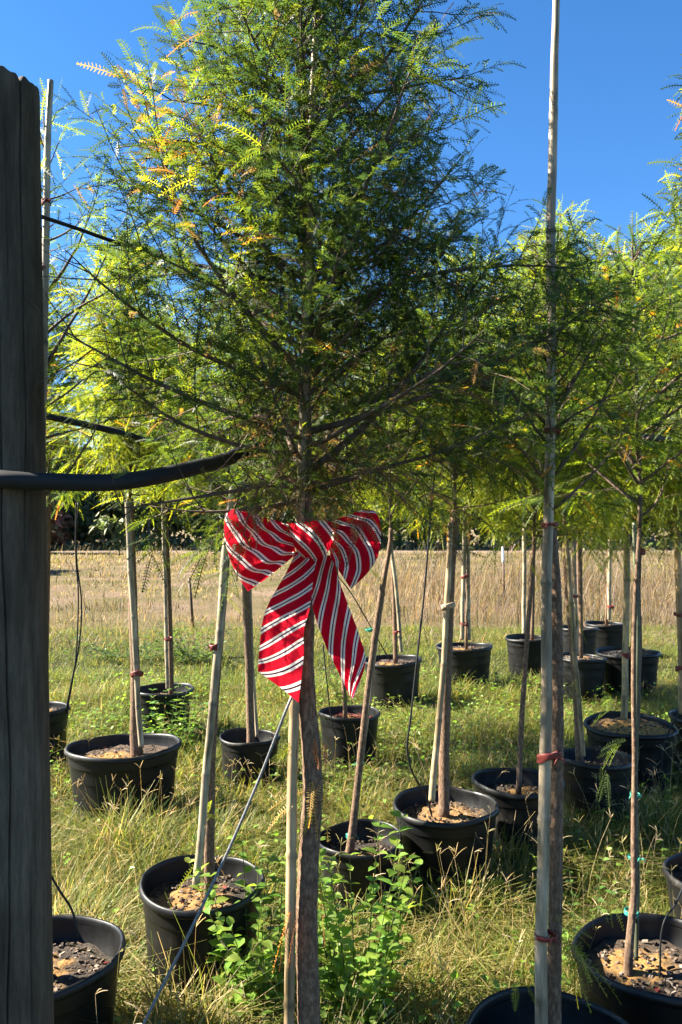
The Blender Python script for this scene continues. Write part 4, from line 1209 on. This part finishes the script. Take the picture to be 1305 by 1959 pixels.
STRAW = [(.05, .038, .022), (.20, .15, .085), (.16, .115, .07), (.14, .13, .05), (.24, .18, .12), (.11, .11, .04)]
BROWN = [(.15, .105, .07), (.11, .078, .052), (.22, .17, .12), (.11, .10, .05), (.17, .12, .09)]
tag(dry_zone(rs, 85000, 10.6, 50, -.62, .62, .05, .26, .018, STRAW, 1, .8, .02, .95).build('dry_grass', M['grass'], smooth=False), 'short dry straw coloured grass over the far field', 'grass', kind='stuff')
tag(dry_zone(rs, 9000, 12.5, 24, .02, .62, .25, 1.25, .010, BROWN, 2, .2).build('dry_weeds', M['grass'], smooth=False), 'tall brown dry weeds along the back on the right', 'weeds', kind='stuff')
tag(dry_zone(rs, 900, 9.6, 14, -.5, .05, .2, .6, .005, BROWN, 3).build('dry_weeds', M['grass'], smooth=False), 'sparse dry weed stalks at the edge of the field on the left', 'weeds', kind='stuff')


tag(dry_zone(rs, 16000, 24, 56, -.6, .6, .15, .75, .03, BROWN + [(.10, .12, .04), (.06, .05, .03)], 1, .5, .42, .6).build('dry_weeds', M['grass'], smooth=False), 'scattered clumps of rough dry weeds across the far field', 'weeds', kind='stuff')


# seed stalks of the near grass
def seed_stalks(rs, n):
    mb = MB()
    y = np.sqrt(rs.uniform(1.5 ** 2, 5.2 ** 2, n))
    x = rs.uniform(-1, 1, n) * (.46 * y + .3)
    ok = keep_out(x, y, 1.05)
    for a, b in zip(x[ok], y[ok]):
        h = rs.uniform(.14, .46)
        az = rs.uniform(0, 6.28)
        ln = rs.uniform(.05, .5) * h
        t = np.linspace(0, 1, 6)
        p = np.stack([a + math.cos(az) * ln * t ** 2, b + math.sin(az) * ln * t ** 2, h * t], 1)
        c = np.array([(.44, .38, .27), (.30, .28, .14), (.36, .30, .20)][rs.integers(0, 3)]) * rs.uniform(.7, 1.15)
        mb.add(*tube(p, np.linspace(.0011, .0006, 6), 3, cap=False), c=c)
        k = rs.integers(2, 5)
        for i in range(k):
            az2 = rs.uniform(0, 6.28)
            l2 = rs.uniform(.03, .075)
            e = rs.uniform(.25, 1.0)
            q = p[-1] + np.array([math.cos(az2) * e, math.sin(az2) * e, 1.0 - .4 * e]) * l2 * np.linspace(0, 1, 4)[:, None]
            q[:, 2] -= .3 * l2 * np.linspace(0, 1, 4) ** 2
            mb.add(*tube(q, np.array([.0007, .0014, .0014, .0008]), 3, cap=False), c=c * 1.1)
    return mb


tag(seed_stalks(rs, 900).build('seed_stalks', M['grass']), 'pale dry grass stalks with forked seed heads among the near grass', 'grass', kind='stuff')


def leaves(mb, P, D, U, L, Wd, C):
    """Ovate leaves folded a little along the midrib: base point, direction, up, length, width."""
    D = unit(D)
    S = unit(np.cross(D, U))
    Nn = np.cross(S, D)
    n = len(P)
    t = np.array([0, .3, .65, 1.0])
    w = np.array([.08, 1.0, .8, .02])
    mid = P[:, None] + D[:, None] * (L[:, None] * t)[..., None] - np.array([0, 0, 1.0]) * (L[:, None] * .28 * t ** 2)[..., None]
    off = S[:, None] * (Wd[:, None] * w / 2)[..., None] + Nn[:, None] * (Wd[:, None] * w * .16)[..., None]
    off2 = -S[:, None] * (Wd[:, None] * w / 2)[..., None] + Nn[:, None] * (Wd[:, None] * w * .16)[..., None]
    V = np.stack([mid + off, mid, mid + off2], 2).reshape(-1, 3)
    b = (np.arange(n) * 12)[:, None, None]
    q = []
    for i in range(3):
        for j in range(2):
            q.append([3 * i + j, 3 * i + j + 1, 3 * (i + 1) + j + 1, 3 * (i + 1) + j])
    mb.add(V, (np.array(q)[None] + b).reshape(-1, 4), np.repeat(C, 12, 0))


def weed(label, x, y, n_stem, h0, h1, spread, leaf_l, rs, color=(.10, .17, .03), gap=.035, name='leafy_weed', group='leafy green weeds'):
    root = thing(name, label, 'weed', (x, y, 0), group)
    st, lf = MB(), MB()
    P, D, L, C = [], [], [], []
    for i in range(n_stem):
        a = rs.uniform(0, 6.28)
        r0 = spread * .5 * math.sqrt(rs.uniform(0, 1))
        h = rs.uniform(h0, h1)
        out = rs.uniform(.2, 1.0) * spread
        a2 = a + rs.normal(0, .5)
        t = np.linspace(0, 1, 7)
        p = np.stack([r0 * math.cos(a) + out * math.cos(a2) * t ** 1.6, r0 * math.sin(a) + out * math.sin(a2) * t ** 1.6, h * t - .02], 1)
        ok = True
        for pt in POTS.values():
            if (p[-1, 0] + x - pt['x']) ** 2 + (p[-1, 1] + y - pt['y']) ** 2 < (pt['R'] * .9) ** 2 and h < pt['h'] + .02:
                ok = False
        if not ok:
            continue
        st.add(*tube(p, np.linspace(.0026, .0012, 7), 4, cap=False), c=(.10, .12, .04))
        m = int(h / gap)
        for k in range(1, m + 1):
            u = k / m
            q = np.array([np.interp(u, t, p[:, j]) for j in range(3)])
            for s in (0, math.pi):
                az = a + k * 1.57 + s + rs.normal(0, .3)
                P.append(q)
                D.append((math.cos(az), math.sin(az), rs.uniform(.1, .8)))
                L.append(leaf_l * rs.uniform(.55, 1.15) * (1.1 - .35 * u))
                C.append(np.array(color) * rs.uniform(.7, 1.35) * np.array([rs.uniform(.8, 1.3), 1, 1]))
    P, D, L, C = map(np.array, (P, D, L, C))
    leaves(lf, P, D, np.tile(np.array([0, 0, 1.0]), (len(P), 1)) + rs.normal(0, .25, P.shape), L, L * rs.uniform(.5, .68, len(L)), C)
    st.build('stems', M['grass'], root)
    lf.build('leaves', M['broadleaf'], root, kind='stuff')


rs = np.random.default_rng(19)
n = 14000
y = np.sqrt(rs.uniform(2.2 ** 2, 8.0 ** 2, n))
x = rs.uniform(-1, 1, n) * (.46 * y + .3)
ok = keep_out(x, y, .95) & (vnoise(x, y, 1.9, 12) + .4 * rs.standard_normal(n) > .12)
x, y = x[ok], y[ok]
n = len(x)
lf = MB()
leaves(lf, np.stack([x, y, ground_z(x, y) + rs.uniform(.02, .22, n)], 1), np.stack([rs.standard_normal(n), rs.standard_normal(n), rs.uniform(0, .8, n)], 1), np.tile([0, 0, 1.0], (n, 1)) + rs.normal(0, .3, (n, 3)),
       rs.uniform(.018, .05, n), rs.uniform(.012, .028, n), np.array([(.15, .24, .04)]) * rs.uniform(.6, 1.4, (n, 1)))
tag(lf.build('ground_cover', M['broadleaf']), 'small light green leaves creeping through the grass', 'ground cover', kind='stuff')
rs = np.random.default_rng(9)
weed('tall leafy weed with oval leaves right behind the bow tree trunk', 0.05, 2.44, 26, .25, .68, .17, .066, rs, color=(.13, .21, .035), gap=.042)
weed('leafy weed growing against the pot crossed by the cable', -.27, 2.50, 22, .25, .55, .17, .066, rs, color=(.13, .21, .035), gap=.042)
weed('leafy weed smothering the pot behind the wide oval one', -1.22, 5.55, 34, .2, .50, .32, .065, rs, gap=.045)
weed('low dark leafy weed at the bottom left of the bow tree', -.32, 2.02, 26, .08, .30, .22, .055, rs, color=(.06, .12, .03))
weed('low leafy weed in the shade at the bottom centre', .10, 1.98, 22, .06, .26, .22, .045, rs, color=(.08, .14, .03))
weed('small leafy sprig between the pots at lower right', 0.86, 2.75, 12, .15, .5, .15, .04, rs, color=(.08, .14, .03))
weed('patch of light green weeds in the sun behind the tall cane', 0.85, 4.75, 60, .05, .17, .45, .05, rs, color=(.17, .22, .05), gap=.03)
weed('patch of light green weeds below the back pot right of the bow', 0.52, 5.9, 70, .06, .26, .50, .055, rs, color=(.16, .21, .045), gap=.035)
weed('weeds with pale flowers at the foot of the small pot by the bow tail', 0.02, 4.7, 30, .06, .22, .35, .045, rs, color=(.15, .20, .05), gap=.03)
weed('dark clump of weeds at the field edge on the left', -2.6, 9.6, 50, .1, .38, .7, .07, rs, color=(.06, .11, .03), gap=.06)
weed('clump of weeds at the field edge behind the slim stake', -1.75, 9.4, 50, .1, .55, .5, .07, rs, color=(.08, .13, .03), gap=.06)

# ------------------------------------------------------------------ the wood at the end of the field
def far_variant(seed, H_, Wd, dens, cols):
    rs = np.random.default_rng(seed)
    tr = MB()
    z = np.linspace(0, H_ * .9, 8)
    lead = np.stack([.25 * np.sin(z * .5 + seed), .25 * np.cos(z * .4 + seed) - .25, z], 1)
    tr.add(*tube(lead, np.linspace(.16, .03, 8), 7))
    P = []
    n_l = 26
    for i in range(n_l):
        f = .12 + .86 * (i + rs.uniform()) / n_l
        az = i * 2.4 + rs.normal(0, .4)
        L = Wd * (1.05 - .75 * f) * rs.uniform(.5, 1.15)
        p0 = np.array([np.interp(f * H_ * .9, z, lead[:, k]) for k in range(3)])
        t = np.linspace(0, 1, 5)[:, None]
        path = p0 + np.array([math.cos(az) * L, math.sin(az) * L, L * rs.uniform(.1, .6)]) * t
        tr.add(*tube(path, np.linspace(.05, .012, 5), 4, cap=False))
        for k in range(dens):
            u = rs.uniform(.25, 1.1)
            P.append(p0 + (path[-1] - p0) * u + rs.standard_normal(3) * np.array([.42, .42, .34]))
    P = np.array(P)
    n = len(P)
    cols = np.array(cols)
    C = cols[rs.integers(0, len(cols), n)] * rs.uniform(.6, 1.3, (n, 1))
    lf = MB()
    leaves(lf, P, rs.standard_normal((n, 3)), rs.standard_normal((n, 3)), rs.uniform(.35, .8, n), rs.uniform(.25, .5, n), C)
    return tr.mesh('trunk', M['trunk_far']), lf.mesh('crown', M['farleaf'])


DKG = [(.08, .12, .045), (.11, .15, .055), (.07, .10, .045), (.15, .16, .07)]
FV = [far_variant(1, 11, 3.4, 110, DKG), far_variant(2, 13, 3.8, 110, DKG + [(.09, .10, .03)]), far_variant(3, 9, 3.2, 100, DKG + [(.16, .13, .07), (.12, .10, .05)]), far_variant(4, 4.2, 1.9, 40, [(.22, .09, .07), (.16, .07, .05), (.10, .09, .04)])]


def far_tree(x, y, v, s, rot, label, group='trees of the wood beyond the field'):
    root = thing('far_tree', label, 'tree', (x, y, 0), group)
    for nm, me in zip(('trunk', 'crown'), FV[v]):
        o = bpy.data.objects.new(nm, me)
        col.objects.link(o)
        o.parent = root
        o.rotation_euler = (0, 0, rot)
        o.scale = (s, s, s)
        if nm == 'crown':
            o['kind'] = 'stuff'


rs = np.random.default_rng(3)
k = 0
for row, (yy, step) in enumerate(((60, 3.1), (64.5, 3.4))):
    x = -36 + row * 1.5
    while x < 36:
        far_tree(x + rs.normal(0, .5), yy + rs.normal(0, 1.0), int(rs.integers(0, 3)), rs.uniform(.8, 1.12), rs.uniform(0, 6.28), 'dark green tree in the wood at the far edge of the field')
        x += step * rs.uniform(.8, 1.2)
far_tree(*at(92, 1050, 57)[:2], 3, .85, 1.0, 'small reddish tree at the edge of the far wood beside the post', 'small trees before the wood')
far_tree(-21.5, 29.5, 2, 1.0, .5, 'lone tree standing in the dry field beyond the left edge of the picture', 'trees standing in the field')
far_tree(-27, 49.5, 0, .95, 2.5, 'tall tree at the left end of the field before the wood', 'trees standing in the field')
# undergrowth
n = 7500
x = rs.uniform(-40, 40, n)
y = rs.uniform(55.5, 63, n)
hh = np.clip(.9 + 1.5 * vnoise(x, y, .55, 8) + .25 * (y - 59), .08, 3.2)
z = rs.uniform(0, 1, n) * hh
P = np.stack([x, y, z], 1)
cc = np.array([(.10, .13, .055), (.08, .11, .05), (.21, .17, .11), (.28, .22, .15)])
C = cc[rs.choice(4, n, p=[.4, .3, .2, .1])] * rs.uniform(.6, 1.3, (n, 1))
lf = MB()
leaves(lf, P, rs.standard_normal((n, 3)), rs.standard_normal((n, 3)), rs.uniform(.3, .8, n), rs.uniform(.2, .45, n), C)
tag(lf.build('undergrowth', M['farleaf']), 'dark brushy undergrowth along the foot of the far wood', 'undergrowth', kind='stuff')
